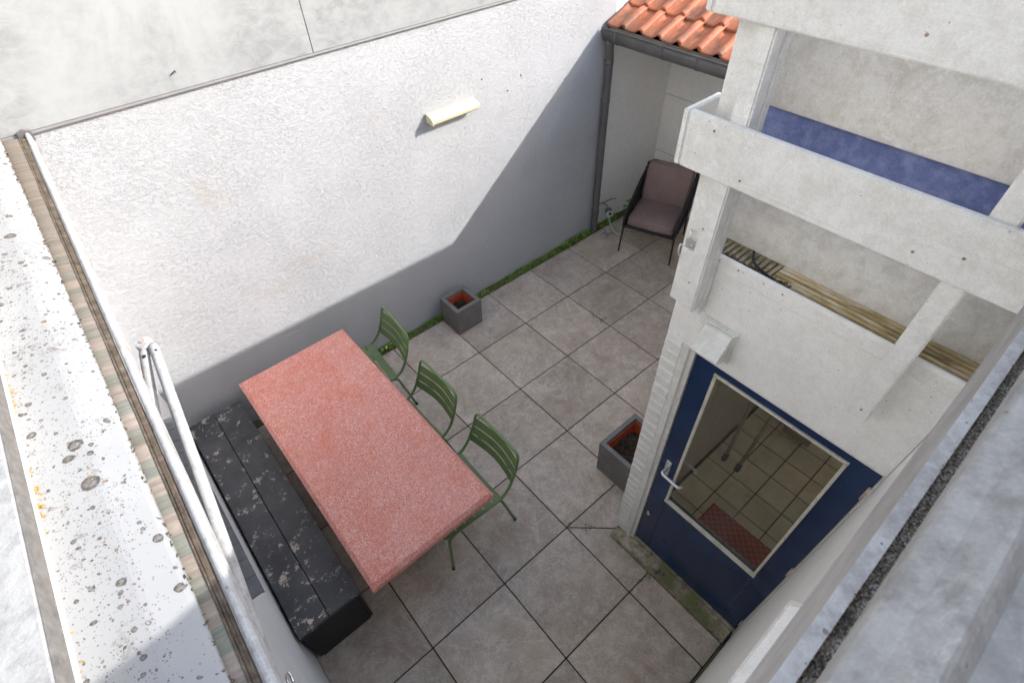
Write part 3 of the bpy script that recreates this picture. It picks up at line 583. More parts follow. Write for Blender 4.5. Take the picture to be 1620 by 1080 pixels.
# ------------------------------------------------------------------ green slatted chairs
def green_chair(label):
    t = thing('slatted_chair', label, 'chair', (0, 0, 0), 0, 'green slatted metal chairs along the red table')
    r = .0105; zs = .445; hw = .236
    b = BM()
    tube(b, round_path([(-.235, -hw+.01, zs), (.205, -hw, zs), (.275, -hw, zs+.07), (.335, -hw+.004, .66), (.372, -hw+.012, .805), (.372, hw-.012, .805), (.335, hw-.004, .66), (.275, hw, zs+.07), (.205, hw, zs), (-.235, hw-.01, zs)], .055, 6), r, 10)
    obj('back_frame', b, M_green, t, local=True)
    b = BM(); tube(b, round_path([(-.20, -hw+.012, zs), (-.255, -hw+.02, zs-.004), (-.255, hw-.02, zs-.004), (-.20, hw-.012, zs)], .03, 5), r*.9, 10); obj('front_rail', b, M_green, t, local=True)
    for s in (-1, 1):
        b = BM(); tube(b, round_path([(-.16, s*(hw-.016), zs-.014), (-.235, s*(hw-.012), zs-.03), (-.262, s*(hw+.002), .0)], .05, 5), r, 10); lg = obj('leg', b, M_green, t, local=True)
        b = BM(); cyl(b, (-.2625, s*(hw+.002), .0), (-.2612, s*(hw+.0015), .022), .0128, 10); obj('foot_cap', b, M_black, lg, local=True)
        b = BM(); tube(b, round_path([(.12, s*(hw-.014), zs-.014), (.20, s*(hw-.012), zs-.03), (.298, s*(hw+.008), .0)], .05, 5), r, 10); lg = obj('leg', b, M_green, t, local=True)
        b = BM(); cyl(b, (.299, s*(hw+.008), .0), (.294, s*(hw+.0075), .022), .0128, 10); obj('foot_cap', b, M_black, lg, local=True)
    def slat(name, pts, hgt, nv, n_=12):
        b = BM(); rows = []; t_ = nv.normalized()*.0016
        for k in range(n_+1):
            c = pts(k/n_); rows.append([b.verts.new(q) for q in (c-.5*hgt-t_, c-.5*hgt+t_, c+.5*hgt+t_, c+.5*hgt-t_)])
        for a_, c_ in zip(rows, rows[1:]):
            for j in range(4):
                f = b.faces.new((a_[j], a_[(j+1) % 4], c_[(j+1) % 4], c_[j]))
        b.faces.new(rows[0]); b.faces.new(rows[-1][::-1])
        return obj(name, b, M_green, t, local=True)
    for zc, h_ in ((.713, .071), (.634, .071), (.555, .070)):
        xc = .335+(zc-.66)*.255
        d = V(.255, 0, 1).normalized()*h_; nv = V(-1, 0, .255)
        slat('back_slat', lambda u, xc=xc, zc=zc: V(xc-.004+.034*math.sin(math.pi*u), (u-.5)*2*(hw-.004), zc), d, nv)
    for xc in (-.205, -.130, -.055, .020, .095, .170):
        slat('seat_slat', lambda u, xc=xc: V(xc, (u-.5)*2*(hw-.006), zs+.006-.016*math.sin(math.pi*u)+(.010 if xc > .1 else 0)*u*(1-u)), V(.064, 0, 0), V(0, 0, 1), 10)
    return t
def copy_tree(o, parent=None):
    c = o.copy(); C.objects.link(c)
    if parent is not None: c.parent = parent
    for k in list(o.children): copy_tree(k, c)
    return c
ch1 = green_chair('green slatted chair closest to the big stucco wall and square planter')
for (x, y, rz, lab) in ((-1.075, 0.155, -4.5, None), (-1.148, -0.588, 0.5, 'middle green slatted chair standing between the two other green chairs'), (-1.140, -1.252, -0.5, 'green slatted chair at the open patio end of the red table')):
    o = ch1 if lab is None else copy_tree(ch1)
    o.location = (x, y, 0); o.rotation_euler = (0, 0, R_(rz))
    if lab: o['label'] = lab

# ------------------------------------------------------------------ square planters
def planter(label, x, y, w_, h_, wall):
    t = thing('square_planter', label, 'planter', (x, y, 0), 0, 'grey square planters')
    b = BM(); hb = w_/2*0.97; ht = w_/2; hi_ = ht-wall
    def rg_(h, z): return [b.verts.new(p) for p in ((-h, -h, z), (h, -h, z), (h, h, z), (-h, h, z))]
    R4 = [rg_(hb, .0), rg_(ht, h_), rg_(hi_, h_), rg_(hi_-.004, h_-.05)]
    for a_, c_ in zip(R4, R4[1:]):
        for k in range(4): b.faces.new((a_[k], a_[(k+1) % 4], c_[(k+1) % 4], c_[k]))
    b.faces.new(R4[0][::-1])
    bmesh.ops.bevel(b, geom=[e for e in b.edges if len(e.link_faces) == 2 and e.calc_face_angle(0) > .5], offset=.003, segments=2, affect='EDGES'); obj('pot', b, M_fibre, t, local=True)
    b = BM(); q = hi_-.008
    R4 = [rg_(q, h_-.022), rg_(q-.004, h_-.022), rg_(q-.02, h_-.16), rg_(q-.012, h_-.165)]
    for a_, c_ in zip(R4, R4[1:]):
        for k in range(4): b.faces.new((a_[k], a_[(k+1) % 4], c_[(k+1) % 4], c_[k]))
    obj('liner', b, M_orange, t, local=True)
    b = BM(); n_ = 14; g = [[b.verts.new(((i/n_-.5)*2*(q-.012), (j/n_-.5)*2*(q-.012), h_-.105+random.uniform(-.012, .012)+.02*math.sin(i*.5+j*.3))) for j in range(n_+1)] for i in range(n_+1)]
    for i in range(n_):
        for j in range(n_): b.faces.new((g[i][j], g[i+1][j], g[i+1][j+1], g[i][j+1]))
    for _ in range(40): leaf(b, V(random.uniform(-.8, .8)*(q-.02), random.uniform(-.8, .8)*(q-.02), h_-.085+random.uniform(-.005, .015)), random.uniform(.005, .012))
    obj('soil', b, M_soil, t, local=True)
planter('small grey square planter with orange liner against the stucco wall', 0.147, 0.455, 0.292, 0.30, .040)
planter('wider grey square planter half hidden behind the white brick pillar', 0.125, -1.80, 0.405, 0.36, .034)

# ------------------------------------------------------------------ armchair in the alcove
Ac = thing('armchair', 'brown cushioned armchair with black rope sides in the corner alcove', 'armchair', (2.60, 0.005, 0), R_(21.4))
def abox(name, lo, hi, mat, bev, seg=3, rot=None, piv=None, parent=None, puff=0.0):
    b = BM(); box(b, lo, hi, 0)
    bmesh.ops.subdivide_edges(b, edges=b.edges[:], cuts=7, use_grid_fill=True)
    c = (Vector(lo)+Vector(hi))/2; hs = (Vector(hi)-Vector(lo))/2
    for v_ in b.verts:
        d = v_.co-c; u = [d[i]/hs[i] for i in range(3)]
        k = [1-abs(u[i])**4 for i in range(3)]
        v_.co.x += u[0]*puff*k[1]*k[2]; v_.co.y += u[1]*puff*k[0]*k[2]*.5; v_.co.z += u[2]*puff*k[0]*k[1]
    bmesh.ops.bevel(b, geom=[e for e in b.edges if e.calc_face_angle(0) > .7], offset=bev, segments=seg, affect='EDGES', profile=.6)
    if rot: bmesh.ops.rotate(b, verts=b.verts[:], cent=piv, matrix=Matrix.Rotation(rot, 3, 'Y'))
    return obj(name, b, mat, parent or Ac, local=True, smooth=True)
abox('seat_cushion', (-.30, -.255, .345), (.22, .255, .445), M_cush, .028, puff=.012)
abox('back_cushion', (.13, -.25, .43), (.235, .25, .86), M_cush, .03, rot=R_(17), piv=V(.16, 0, .43), puff=.016)
b = BM(); tube(b, round_path([(-.315, -.285, .335), (.27, -.285, .30), (.27, .285, .30), (-.315, .285, .335), (-.315, -.285, .335)], .02, 3), .011, 8); obj('seat_frame', b, M_black, Ac, local=True)
bx('seat_base', (-.30, -.275, .318), (.26, .275, .342), M_black, Ac, .004, local=True)
for s in (-1, 1):
    b = BM(); tube(b, [(-.30, s*.285, .345), (-.325, s*.30, 0)], [.0125, .009], 8); obj('leg', b, M_black, Ac, local=True)
    b = BM(); tube(b, [(.26, s*.275, .31), (.31, s*.29, 0)], [.0125, .009], 8); obj('leg', b, M_black, Ac, local=True)
    y_ = s*.288
    b = BM(); tube(b, round_path([(-.312, y_, .34), (-.30, y_, .49), (.12, y_, .66), (.385, y_*.93, .80), (.27, y_*.97, .31)], .05, 5), .0125, 8); obj('side_frame', b, M_black, Ac, local=True)
    b = BM()
    def top_z(x): return .49+(x+.30)*.17/.42 if x < .12 else .66+(x-.12)*.14/.265
    for k in range(9):
        xa = -.28+.065*k; xb = xa+.13
        for (p, q) in (((xa, .335), (xb, top_z(min(xb, .37))-.005)), ((xb, .33), (xa, top_z(xa)-.005))):
            tube(b, [V(p[0], y_+random.uniform(-.005, .005), p[1]), V((p[0]+q[0])/2, y_+random.uniform(-.008, .008), (p[1]+q[1])/2), V(min(q[0], .36), y_, q[1])], .0075, 6)
    for z_ in (.39, .44, .49, .54, .60, .66):
        xs_ = max(-.30, -.30+(z_-.49)*2.47); tube(b, [V(xs_, y_, z_), V(.31+(z_-.39)*.14, y_*.98, z_)], .006, 6)
    obj('rope_weave', b, M_rope, Ac, local=True)
b = BM(); tube(b, round_path([(.30, -.275, .33), (.395, -.262, .80), (.395, .262, .80), (.30, .275, .33)], .05, 5), .0125, 8)
for k in range(9): tube(b, [V(.30+.0002*k, -.22+.055*k, .33), V(.40, -.22+.055*k, .80)], .008, 6)
obj('back_frame', b, M_black, Ac, local=True)

# ------------------------------------------------------------------ alcove: back wall, tiled roof, gutter, downpipe
Al = thing('alcove_wall', 'grey white back wall of the corner alcove behind the armchair', 'wall', (3.45, -0.6, 0))
bx('wall_face', (3.33, -2.03, -0.05), (3.6, 0.683, 2.62), M_alcove, Al)
for z_ in (1.32, 0.66): bx('wall_joint', (3.3275, -2.03, z_), (3.331, 0.682, z_+.004), M_drip, Al)
Ro = thing('tiled_roof', 'red clay pantile roof over the corner alcove', 'roof', (2.7, -0.6, 2.2))
pit = R_(22); ct, st_ = math.cos(pit), math.sin(pit)
bx('soffit', (2.26, -1.98, 2.135), (3.32, 0.665, 2.15), M_alcove, Ro)
bx('fascia', (2.246, -1.98, 2.10), (2.258, 0.665, 2.208), M_black, Ro)
b = BM(); prism(b, [(2.26, 2.205), (4.0, 2.205+1.74*math.tan(pit)), (4.0, 2.155+1.74*math.tan(pit)), (2.26, 2.155)], 'Y', -1.98, 0.66); obj('roof_deck', b, M_black, Ro)
def pantile():
    b = BM(); wd, ln, nn, th = .222, .36, 14, .013
    def zf(u): # s-profile: roll on the left, pan on the right
        return .022*math.cos(2*math.pi*(u-.16))+.007*math.cos(4*math.pi*(u-.16))
    ra = []
    for k in range(nn+1):
        u = k/nn; z_ = zf(u)
        col_ = []
        for s_, dz in ((0, .015), (.02, .0155), (ln*.5, .009), (ln, 0)):
            col_.append((s_, (u-.5)*wd, z_+dz))
        ra.append(col_)
    def P(s_, y_, z_): return V(s_*ct-z_*st_, y_, s_*st_+z_*ct)
    top = [[b.verts.new(P(*p)) for p in col_] for col_ in ra]; bot = [[b.verts.new(P(p[0], p[1], p[2]-th)) for p in col_] for col_ in ra]
    for k in range(nn):
        for j in range(3):
            b.faces.new((top[k][j], top[k+1][j], top[k+1][j+1], top[k][j+1])).smooth = True; b.faces.new((bot[k][j], bot[k][j+1], bot[k+1][j+1], bot[k+1][j])).smooth = True
        b.faces.new((top[k][0], bot[k][0], bot[k+1][0], top[k+1][0])); b.faces.new((top[k][3], top[k+1][3], bot[k+1][3], bot[k][3]))
    for kk in (0, nn):
        for j in range(3): b.faces.new((top[kk][j], top[kk][j+1], bot[kk][j+1], bot[kk][j]))
    return b
tile0 = obj('roof_tile', pantile(), M_clay, Ro, local=True)
first = True
for row in range(5):
    for cidx in range(14):
        o = tile0 if first else tile0.copy()
        if not first: C.objects.link(o)
        first = False
        d = .30*row
        o.location = V(2.192+d*ct, .545-.196*cidx+random.uniform(-.003, .003), 2.246+d*st_+random.uniform(-.002, .002))-V(2.7, -0.6, 2.2)
        o.rotation_euler = (random.uniform(-.012, .012), random.uniform(-.006, .006), random.uniform(-.008, .008))
Gu = thing('gutter', 'dark grey rain gutter under the red roof tiles', 'gutter', (2.185, -0.6, 2.1))
b = BM(); prof = []
for k in range(13):
    a_ = math.pi+math.pi*k/12; prof.append((2.188+.055*math.cos(a_), 2.188+.075*math.sin(a_)))
prof = [(2.133, 2.222)]+prof+[(2.243, 2.222)]
lo = [b.verts.new((x, 0.655, z)) for x, z in prof]; hi = [b.verts.new((x, -1.97, z)) for x, z in prof]
for k in range(len(prof)-1): b.faces.new((lo[k], lo[k+1], hi[k+1], hi[k])).smooth = True
b.faces.new(lo)
go = obj('trough', b, M_zinc, Gu); q = go.modifiers.new('thick', 'SOLIDIFY'); q.thickness = .004
b = BM(); tube(b, [(2.133, 0.66, 2.234), (2.133, -1.97, 2.234)], .009, 8); obj('lip', b, M_zinc, Gu)
for yy in (0.50, -0.01, -0.36, -1.0, -1.6):
    b = BM(); pts = [V(2.188+.0585*math.cos(math.pi+math.pi*k/12), yy, 2.188+.0785*math.sin(math.pi+math.pi*k/12)) for k in range(13)]
    rows = [[b.verts.new(p+V(0, dy, 0)) for dy in (-.011, .011)] for p in [V(2.1285, yy, 2.232)]+pts]
    for a_, c_ in zip(rows, rows[1:]): b.faces.new((a_[0], a_[1], c_[1], c_[0]))
    obj('gutter_bracket', b, M_zinc, Gu)
b = BM()
for _ in range(900): leaf(b, V(random.uniform(2.15, 2.23), random.uniform(-1.2, .6), 2.150+random.uniform(0, .03)), random.uniform(.005, .012))
obj('gutter_debris', b, M_crust, Gu, kind='stuff')
b = BM()
for yy in (-.30, -.34, -.36, -.42, -.55):
    for _ in range(28): leaf(b, V(random.gauss(2.175, .015), random.gauss(yy, .02), 2.18+random.uniform(0, .03)), random.uniform(.004, .010))
obj('gutter_moss', b, M_leaf, Gu, kind='stuff')
Dp = thing('downpipe', 'round dark grey downpipe in the corner of the stucco wall', 'downpipe', (2.25, 0.62, 0))
b = BM(); tube(b, round_path([(2.19, .60, 2.14), (2.20, .605, 2.06), (2.235, .622, 1.98), (2.262, .626, 0.06), (2.262, .626, .0)], .05, 5), .038, 18); obj('pipe', b, M_zinc, Dp)
for z_ in (1.56, 0.28, 1.93):
    xx = 2.235+(1.98-z_)*.014
    b = BM(); tube(b, [(xx, .625, z_-.02), (xx, .625, z_+.02)], .0425, 18); obj('pipe_collar', b, M_zinc, Dp)
    b = BM(); box(b, (xx-.008, .655, z_-.012), (xx+.008, .682, z_+.012)); obj('pipe_bracket', b, M_zinc, Dp)

# tap, timer and hose
Tp = thing('garden_tap', 'grey garden tap timer with green hose beside the downpipe', 'tap', (2.42, 0.66, 0))
b = BM(); tube(b, round_path([(2.43, .684, .30), (2.43, .60, .30), (2.43, .575, .27)], .02, 4), .010, 10); tube(b, [(2.30, .66, .322), (2.43, .66, .305), (2.60, .67, .285), (2.68, .675, .25)], .006, 8); obj('supply_pipe', b, M_pipe, Tp)
b = BM(); box(b, (2.395, .535, .205), (2.455, .60, .275), .008); ti = obj('timer', b, M_zinc, Tp)
b = BM(); cyl(b, (2.41, .545, .215), (2.385, .505, .245), .037, 20); dl = obj('dial', b, M_alu, ti)
b = BM(); cyl(b, (2.3845, .5045, .246), (2.383, .502, .248), .017, 14); obj('dial_screen', b, M_black, Tp)
Ho = thing('garden_hose', 'thin pale green hose hanging from the tap timer to the paving', 'hose', (2.42, 0.45, 0))
b = BM(); tube(b, smooth_path([(2.43, .565, .21), (2.43, .545, .14), (2.405, .46, .06), (2.42, .41, .012), (2.43, .38, .008)], 6), .0085, 10); obj('hose_pipe', b, plain('pale_green_hose', (0.30, 0.46, 0.40), .45), Ho)
b = BM(); cyl(b, (2.43, .385, .009), (2.445, .355, .010), .011, 10); obj('hose_end', b, M_hinge, Ho)
Dg = thing('wire_coil', 'loose grey wire loop lying by the foot of the downpipe', 'wire', (2.30, 0.47, 0))
b = BM(); pts = []
for k in range(60):
    a_ = k*.5; pts.append(V(2.30+(.05+.014*math.sin(k*.9))*math.cos(a_), .47+(.036+.01*math.cos(k*.7))*math.sin(a_), .006+.0006*k))
tube(b, pts, .0028, 6); obj('wire', b, M_alu, Dg)
Pl = thing('seedling', 'small round leaved green plant growing behind the armchair', 'plant', (2.80, 0.56, 0))
for (x, y, z, r) in ((2.775, .54, .235, .046), (2.83, .55, .225, .040), (2.775, .50, .185, .042), (2.82, .47, .14, .03), (2.74, .57, .17, .03)):
    b = BM(); tube(b, smooth_path([(2.81, .60, 0), (x+.01, y+.02, z*.6), (x, y, z)], 4), .0025, 6); sm_ = obj('stem', b, M_leaf, Pl)
    b = BM(); c = b.verts.new((x, y, z-.004)); rg2 = [b.verts.new((x+r*math.cos(a_)*(1+.12*math.cos(2*a_)), y+r*math.sin(a_), z+.006*math.sin(3*a_)-.3*r*math.cos(a_))) for a_ in [2*math.pi*k/12 for k in range(12)]]
    for k in range(12): b.faces.new((c, rg2[k], rg2[(k+1) % 12])).smooth = True
    obj('leaf', b, plain('bright_green_leaf', (0.10, 0.24, 0.03), .45) if x > 9 else M_leaf, Pl)

# ------------------------------------------------------------------ house wing with the blue door
H = thing('house_wing', 'white house wing with a glazed dark blue door', 'house', (1.0, -2.5, 0))
FX = -0.331
# wall toward the stucco wall, roof slab, rear walls (room behind the door)
b = BM(); box(b, (-0.328, -2.115, 0), (3.33, -2.032, 2.50)); obj('side_wall', b, M_alcove, H)
bx('room_wall', (2.30, -3.9, 0), (2.38, -2.116, 2.40), M_inwall, H); bx('room_wall', (-0.28, -3.98, 0), (2.38, -3.905, 2.40), M_inwall, H)
bx('room_wall', (-0.28, -2.128, 0.1), (2.30, -2.117, 2.40), M_inwall, H)
bx('room_wall', (-0.30, -3.90, 0), (-0.255, -2.995, 2.40), M_inwall, H)
b = BM(); box(b, (-0.29, -4.0, 2.401), (0.2, -2.033, 2.50)); box(b, (0.2, -4.0, 2.401), (2.38, -3.6, 2.50)); box(b, (0.2, -2.4, 2.401), (2.38, -2.033, 2.5)); obj('roof_slab', b, M_concrete, H)
bx('added_rooflight', (0.2, -3.6, 2.44), (2.38, -2.4, 2.45), M_opal, H)  # translucent panel added out of sight to let daylight into the room
# fascia panel above the door
bx('fascia_panel', (FX, -2.035, 2.052), (-0.29, -3.004, 2.495), M_panel, H, .0015)
bx('dark_gap_strip', (FX+.006, -2.15, 2.5005), (-0.282, -3.004, 2.506), M_soil, H)  # dark colour stands for the shade in the gap between trim and deck
bx('fascia_band', (FX-.004, -2.15, 2.498), (-0.326, -3.004, 2.558), M_panel, H, .002)
b = BM(); prism(b, [(FX-.016, 2.559), (FX-.016, 2.576), (FX-.009, 2.577), (FX-.003, 2.570), (FX+.002, 2.559)], 'Y', -3.004, -2.15); obj('ledge_trim', b, M_ledge, H)
# painted brick pillar beside the door
pil = bx('pillar', (FX+.010, -2.118, 0), (-0.29, -2.036, 2.05), M_mortar, H)
course = 0.0655; nb = int(2.05/course)
b = BM(); box(b, (FX, -2.121, 0.004), (-0.285, -2.030, course-.009), .004); br0 = obj('brick', b, M_brick, pil)
for k in range(1, nb):
    o = br0.copy(); C.objects.link(o); o.location = (random.uniform(-.0025, .0025), random.uniform(-.0015, .0015), k*course)
# frame, step
b = BM(); prism(b, [(FX-.006, -2.123), (-0.27, -2.123), (-0.27, -2.184), (FX+.012, -2.184), (FX+.012, -2.162), (FX-.006, -2.158)], 'Z', .0, 2.05, .0025); obj('door_frame', b, M_trimwhite, H)
b = BM(); box(b, (FX+.004, -3.004, .0), (-0.27, -2.998, 2.05)); obj('door_frame', b, M_trimwhite, H)
bx('door_head', (FX+.006, -2.997, 2.036), (-0.27, -2.185, 2.0505), M_trimwhite, H, .001)
b = BM(); box(b, (-0.402, -2.985, 0), (-0.25, -2.05, .062), 0); bmesh.ops.subdivide_edges(b, edges=b.edges[:], cuts=9, use_grid_fill=True)
for v_ in b.verts: v_.co += V(random.uniform(-.004, .004), random.uniform(-.002, .002), random.uniform(-.004, .003)) if v_.co.z > .02 else V(0, 0, 0)
obj('stone_step', b, M_step, H)
D0, D1, DX, DB = -2.188, -2.995, -0.309, -0.270
bx('threshold', (-0.318, D1, .0625), (-0.26, D0, .098), M_step, H, .003)
# door leaf
door = bx('door', (DX, -2.296, .102), (DB, D0, 2.034), M_navy, H, .0025)   # lock stile
gy0, gy1, gz0, gz1 = -2.296, -2.890, 0.800, 1.978
bx('stile', (DX, D1, .102), (DB, gy1, 2.034), M_navy, door, .0025)
bx('top_rail', (DX, gy1+.0005, gz1), (DB, gy0-.0005, 2.034), M_navy, door, .002)
bx('bottom_rail', (DX, gy1+.0005, .102), (DB, gy0-.0005, .19), M_navy, door, .002)
bx('middle_rail', (DX, gy1+.0005, .72), (DB, gy0-.0005, gz0), M_navy, door, .002)
z_ = .1915
for k in range(9):
    bx('door_board', (DX+.003, gy1+.0008, z_), (DB, gy0-.0008, z_+.0583), M_navy, door, .0012); z_ += .0587
for nm, lo, hi in (('glazing_bead', (DX-.010, gy0-.014, gz0+.001), (DX+.008, gy0+.002, gz1)), ('glazing_bead', (DX-.010, gy1-.002, gz0+.001), (DX+.008, gy1+.012, gz1)), ('glazing_bead', (DX-.012, gy1-.004, gz0-.008), (DX+.010, gy0+.004, gz0+.012)), ('glazing_bead', (DX-.010, gy1-.003, gz1-.011), (DX+.008, gy0+.003, gz1+.002))):
    b = BM(); box(b, lo, hi, .002); obj(nm, b, M_bead, door)
b = BM(); vs = [b.verts.new(p) for p in ((DX+.014, gy0-.001, gz0), (DX+.014, gy1+.001, gz0), (DX+.014, gy1+.001, gz1), (DX+.014, gy0-.001, gz1))]; b.faces.new(vs); obj('glass_pane', b, M_glass, door)
for yp, side in ((-2.240, -1), (-2.240, 1)):
    X = DX if side < 0 else DB
    hz = 1.085
    b = BM(); box(b, (min(X, X+side*.010), yp-.017, hz-.085), (max(X, X+side*.010), yp+.017, hz+.085), .003)
    tube(b, round_path([(X+side*.008, yp, hz+.02), (X+side*.058, yp, hz+.02), (X+side*.060, yp-.118, hz+.015), (X+side*.036, yp-.128, hz+.012)], .018, 5), .0095, 10)
    obj('handle', b, M_alu, door)
b = BM(); cyl(b, (DX, -2.225, .50), (DX-.006, -2.225, .50), .012, 14); cyl(b, (DX-.004, -2.222, .53), (DX-.008, -2.222, .53), .009, 12); obj('keyhole', b, M_alu, door)
for hz in (1.895, 1.085, .245):
    b = BM(); cyl(b, (DX-.010, D1+.001, hz-.042), (DX-.010, D1+.001, hz+.042), .007, 10); obj('hinge', b, M_hinge, door)

# lamp over the door
Dl = thing('door_lamp', 'white wedge shaped lamp on the panel above the blue door', 'lamp', (-0.34, -2.26, 2.1))
b = BM(); box(b, (FX-.012, -2.338, 2.098), (FX-.0005, -2.180, 2.272), .003); box(b, (FX-.020, -2.332, 2.106), (FX-.011, -2.188, 2.266), .003); obj('base_plate', b, M_trimwhite, Dl)
b = BM(); prism(b, [(FX-.021, 2.258), (FX-.034, 2.258), (FX-.098, 2.158), (FX-.094, 2.146), (FX-.021, 2.112)], 'Y', -2.325, -2.205, .002); obj('shade', b, M_trimwhite, Dl)

# ------------------------------------------------------------------ balcony deck and fence above the door
De = setting('balcony_deck', (-0.2, -2.5, 2.5))
def rib_profile(x0, x1, n_, z0, z1, d):
    p = [(x0, z0)]; w_ = (x1-x0)/n_
    for k in range(n_):
        a_ = x0+w_*k; p += [(a_+w_*.06, z1), (a_+w_*.58, z1), (a_+w_*.66, z1-d), (a_+w_*.98, z1-d)]
    return p+[(x1, z0)]
for x0 in (-0.280, -0.129):
    b = BM(); prism(b, rib_profile(x0, x0+.147, 6, 2.500, 2.541, .022), 'Y', -3.4, -2.345); obj('decking_board', b, M_deck, De)
b = BM(); prism(b, rib_profile(-2.34, -2.04, 13, 2.500, 2.541, .014), 'X', -0.290, 0.3); obj('decking_board', b, M_deckmoss, De, label='mossy grooved board lying crosswise')
b = BM()
for _ in range(700):
    yy = random.uniform(-2.42, -2.14); leaf(b, V(-0.300+random.gauss(0, .012), yy, 2.540+random.uniform(0, .006)), random.uniform(.003, .007))
for _ in range(500):
    leaf(b, V(-0.308+random.gauss(0, .006), random.uniform(-2.99, -2.4), 2.512+random.uniform(-.01, .006)), random.uniform(.003, .007))
obj('deck_moss', b, M_crust, De, kind='stuff')
Cb = thing('black_cable', 'thin black cable lying across the balcony decking above the door', 'cable', (-0.28, -2.35, 2.56))
b = BM(); tube(b, smooth_path([(-.12, -2.18, 2.549), (-.20, -2.222, 2.549), (-.262, -2.262, 2.549), (-.292, -2.34, 2.546), (-.300, -2.42, 2.530), (-.302, -2.56, 2.510), (-.302, -2.75, 2.508)], 6), .0045, 8); obj('cable', b, M_rubberblack, Cb)

F = thing('balcony_fence', 'tall fence of white boards and posts around the balcony', 'fence', (-0.4, -2.5, 2.3))
def board(name, lo, hi, mat, bev=.004, **k):
    b = BM(); box(b, lo, hi); ax = max(range(3), key=lambda i: abs(hi[i]-lo[i]))
    bmesh.ops.bevel(b, geom=b.edges[:], offset=bev, segments=2, affect='EDGES')
    return obj(name, b, mat, F, **k)
board('outer_board', (-0.452, -3.30, 2.897), (-0.430, -1.978, 3.080), M_board)
board('outer_board', (-0.452, -3.30, 3.345), (-0.430, -1.978, 3.640), M_board)
board('return_board', (-0.452, -1.977, 2.897), (-0.272, -1.955, 3.079), M_board)
board('return_board', (-0.452, -1.977, 3.345), (-0.250, -1.955, 3.640), M_board)
board('inner_board', (-0.205, -3.30, 2.549), (-0.183, -2.085, 2.880), M_innerboard)
board('inner_board', (-0.205, -3.30, 3.058), (-0.183, -2.085, 3.320), M_innerboard)
board('inner_board', (-0.205, -3.30, 3.325), (-0.183, -2.085, 3.640), M_innerboard)
board('blue_board', (-0.172, -3.30, 2.70), (-0.150, -2.085, 3.30), M_blue, label='faded blue board behind the white boards')
# corner post: flat plank, square beam in front of it, bracket
board('post', (-0.369, -2.166, 2.285), (-0.335, -2.018, 3.640), M_board)
cp = board('post', (-0.430, -2.163, 2.325), (-0.370, -2.101, 3.640), M_board, .006)
board('post', (-0.429, -2.849, 2.312), (-0.375, -2.787, 3.640), M_board, .005)
b = BM(); tube(b, smooth_path([(-.376, -2.040, 2.625), (-.392, -2.052, 2.640), (-.398, -2.068, 2.610), (-.388, -2.075, 2.585), (-.378, -2.060, 2.575)], 5), .004, 6); box(b, (-.378, -2.078, 2.555), (-.3725, -2.034, 2.60), .001); obj('hook', b, M_alu, F)
b = BM(); tube(b, smooth_path([(-.36, -2.020, 2.54), (-.372, -2.012, 2.55), (-.378, -2.016, 2.515), (-.368, -2.022, 2.50), (-.36, -2.020, 2.52)], 5), .003, 6); obj('hook', b, M_alu, F)
for (y_, z_, x_) in ((-2.20, 2.930, -.4535), (-2.075, 3.045, -.4535), (-2.80, 2.975, -.4535), (-2.70, 2.94, -.4535), (-2.12, 2.46, -.4305), (-2.115, 2.70, -.4305), (-2.82, 2.36, -.4305), (-2.25, 3.43, -.4535), (-2.5, 3.40, -.4535)):
    b = BM(); cyl(b, (x_+.002, y_, z_), (x_, y_, z_), .0042, 8); obj('screw', b, M_screw, F)
b = BM(); box(b, (0.02, -2.012, 2.501), (3.6, -1.972, 3.245), .004); obj('side_panel', b, M_board, F)

# ------------------------------------------------------------------ main house front wall and the parapet under the camera
Mh = thing('main_house', 'near white house wall and parapet at the lower right edge', 'house', (0, -3.2, 0))
bx('front_wall', (-4.2, -3.5, -.05), (FX-.001, -3.005, 3.12), M_panel, Mh)
bx('wall_cheek', (FX+.0, -3.5, 2.58), (2.4, -3.32, 3.36), M_panel, Mh)
b = BM(); prism(b, [(-3.005, 2.33), (-2.976, 2.35), (-2.971, 2.405), (-3.005, 2.44)], 'X', -4.0, -1.16, .002); hd = obj('window_head', b, M_innerboard, Mh)
b = BM(); prism(b, [(-3.005, 2.442), (-2.979, 2.424), (-2.975, 2.432), (-3.005, 2.475)], 'X', -4.0, -1.19); obj('head_flashing', b, M_panel, hd)
bx('skirting', (-4.0, -3.004, 0), (FX-.075, -2.992, .05), M_moss, Mh)
# coping flashings, seen nearly edge on from above
b = BM(); prism(b, [(-2.931, 3.172), (-2.9436, 3.1985), (-2.960, 3.1985), (-2.96, 3.150), (-2.935, 3.150)], 'X', -4.2, 2.2); obj('brown_edge', b, M_brownface, Mh)
b = BM(); prism(b, [(-2.9438, 3.1987), (-2.9438, 3.201), (-2.9600, 3.201), (-2.9600, 3.1987)], 'X', -4.2, 2.2); obj('white_strip', b, M_railpaint, Mh)
b = BM(); prism(b, [(-2.9602, 3.15), (-2.9602, 3.1865), (-3.06, 3.188), (-3.06, 3.15)], 'X', -4.2, 2.2); obj('felt_strip', b, M_felt, Mh)
b = BM(); prof = [(-3.12, 3.10), (-2.966, 3.24), (-2.9475, 3.372), (-2.9490, 3.3785), (-2.953, 3.382), (-2.968, 3.386), (-2.9845, 3.402), (-2.9895, 3.404), (-2.994, 3.400), (-3.012, 3.372), (-3.035, 3.368), (-3.06, 3.378), (-3.338, 3.385), (-3.342, 3.765), (-3.45, 3.765), (-3.45, 3.10)]  # tall rear upstand is unseen, shaped to keep the sun off the coping
prism(b, prof, 'X', -4.2, 2.2); obj('parapet_coping', b, M_nearplaster, Mh)

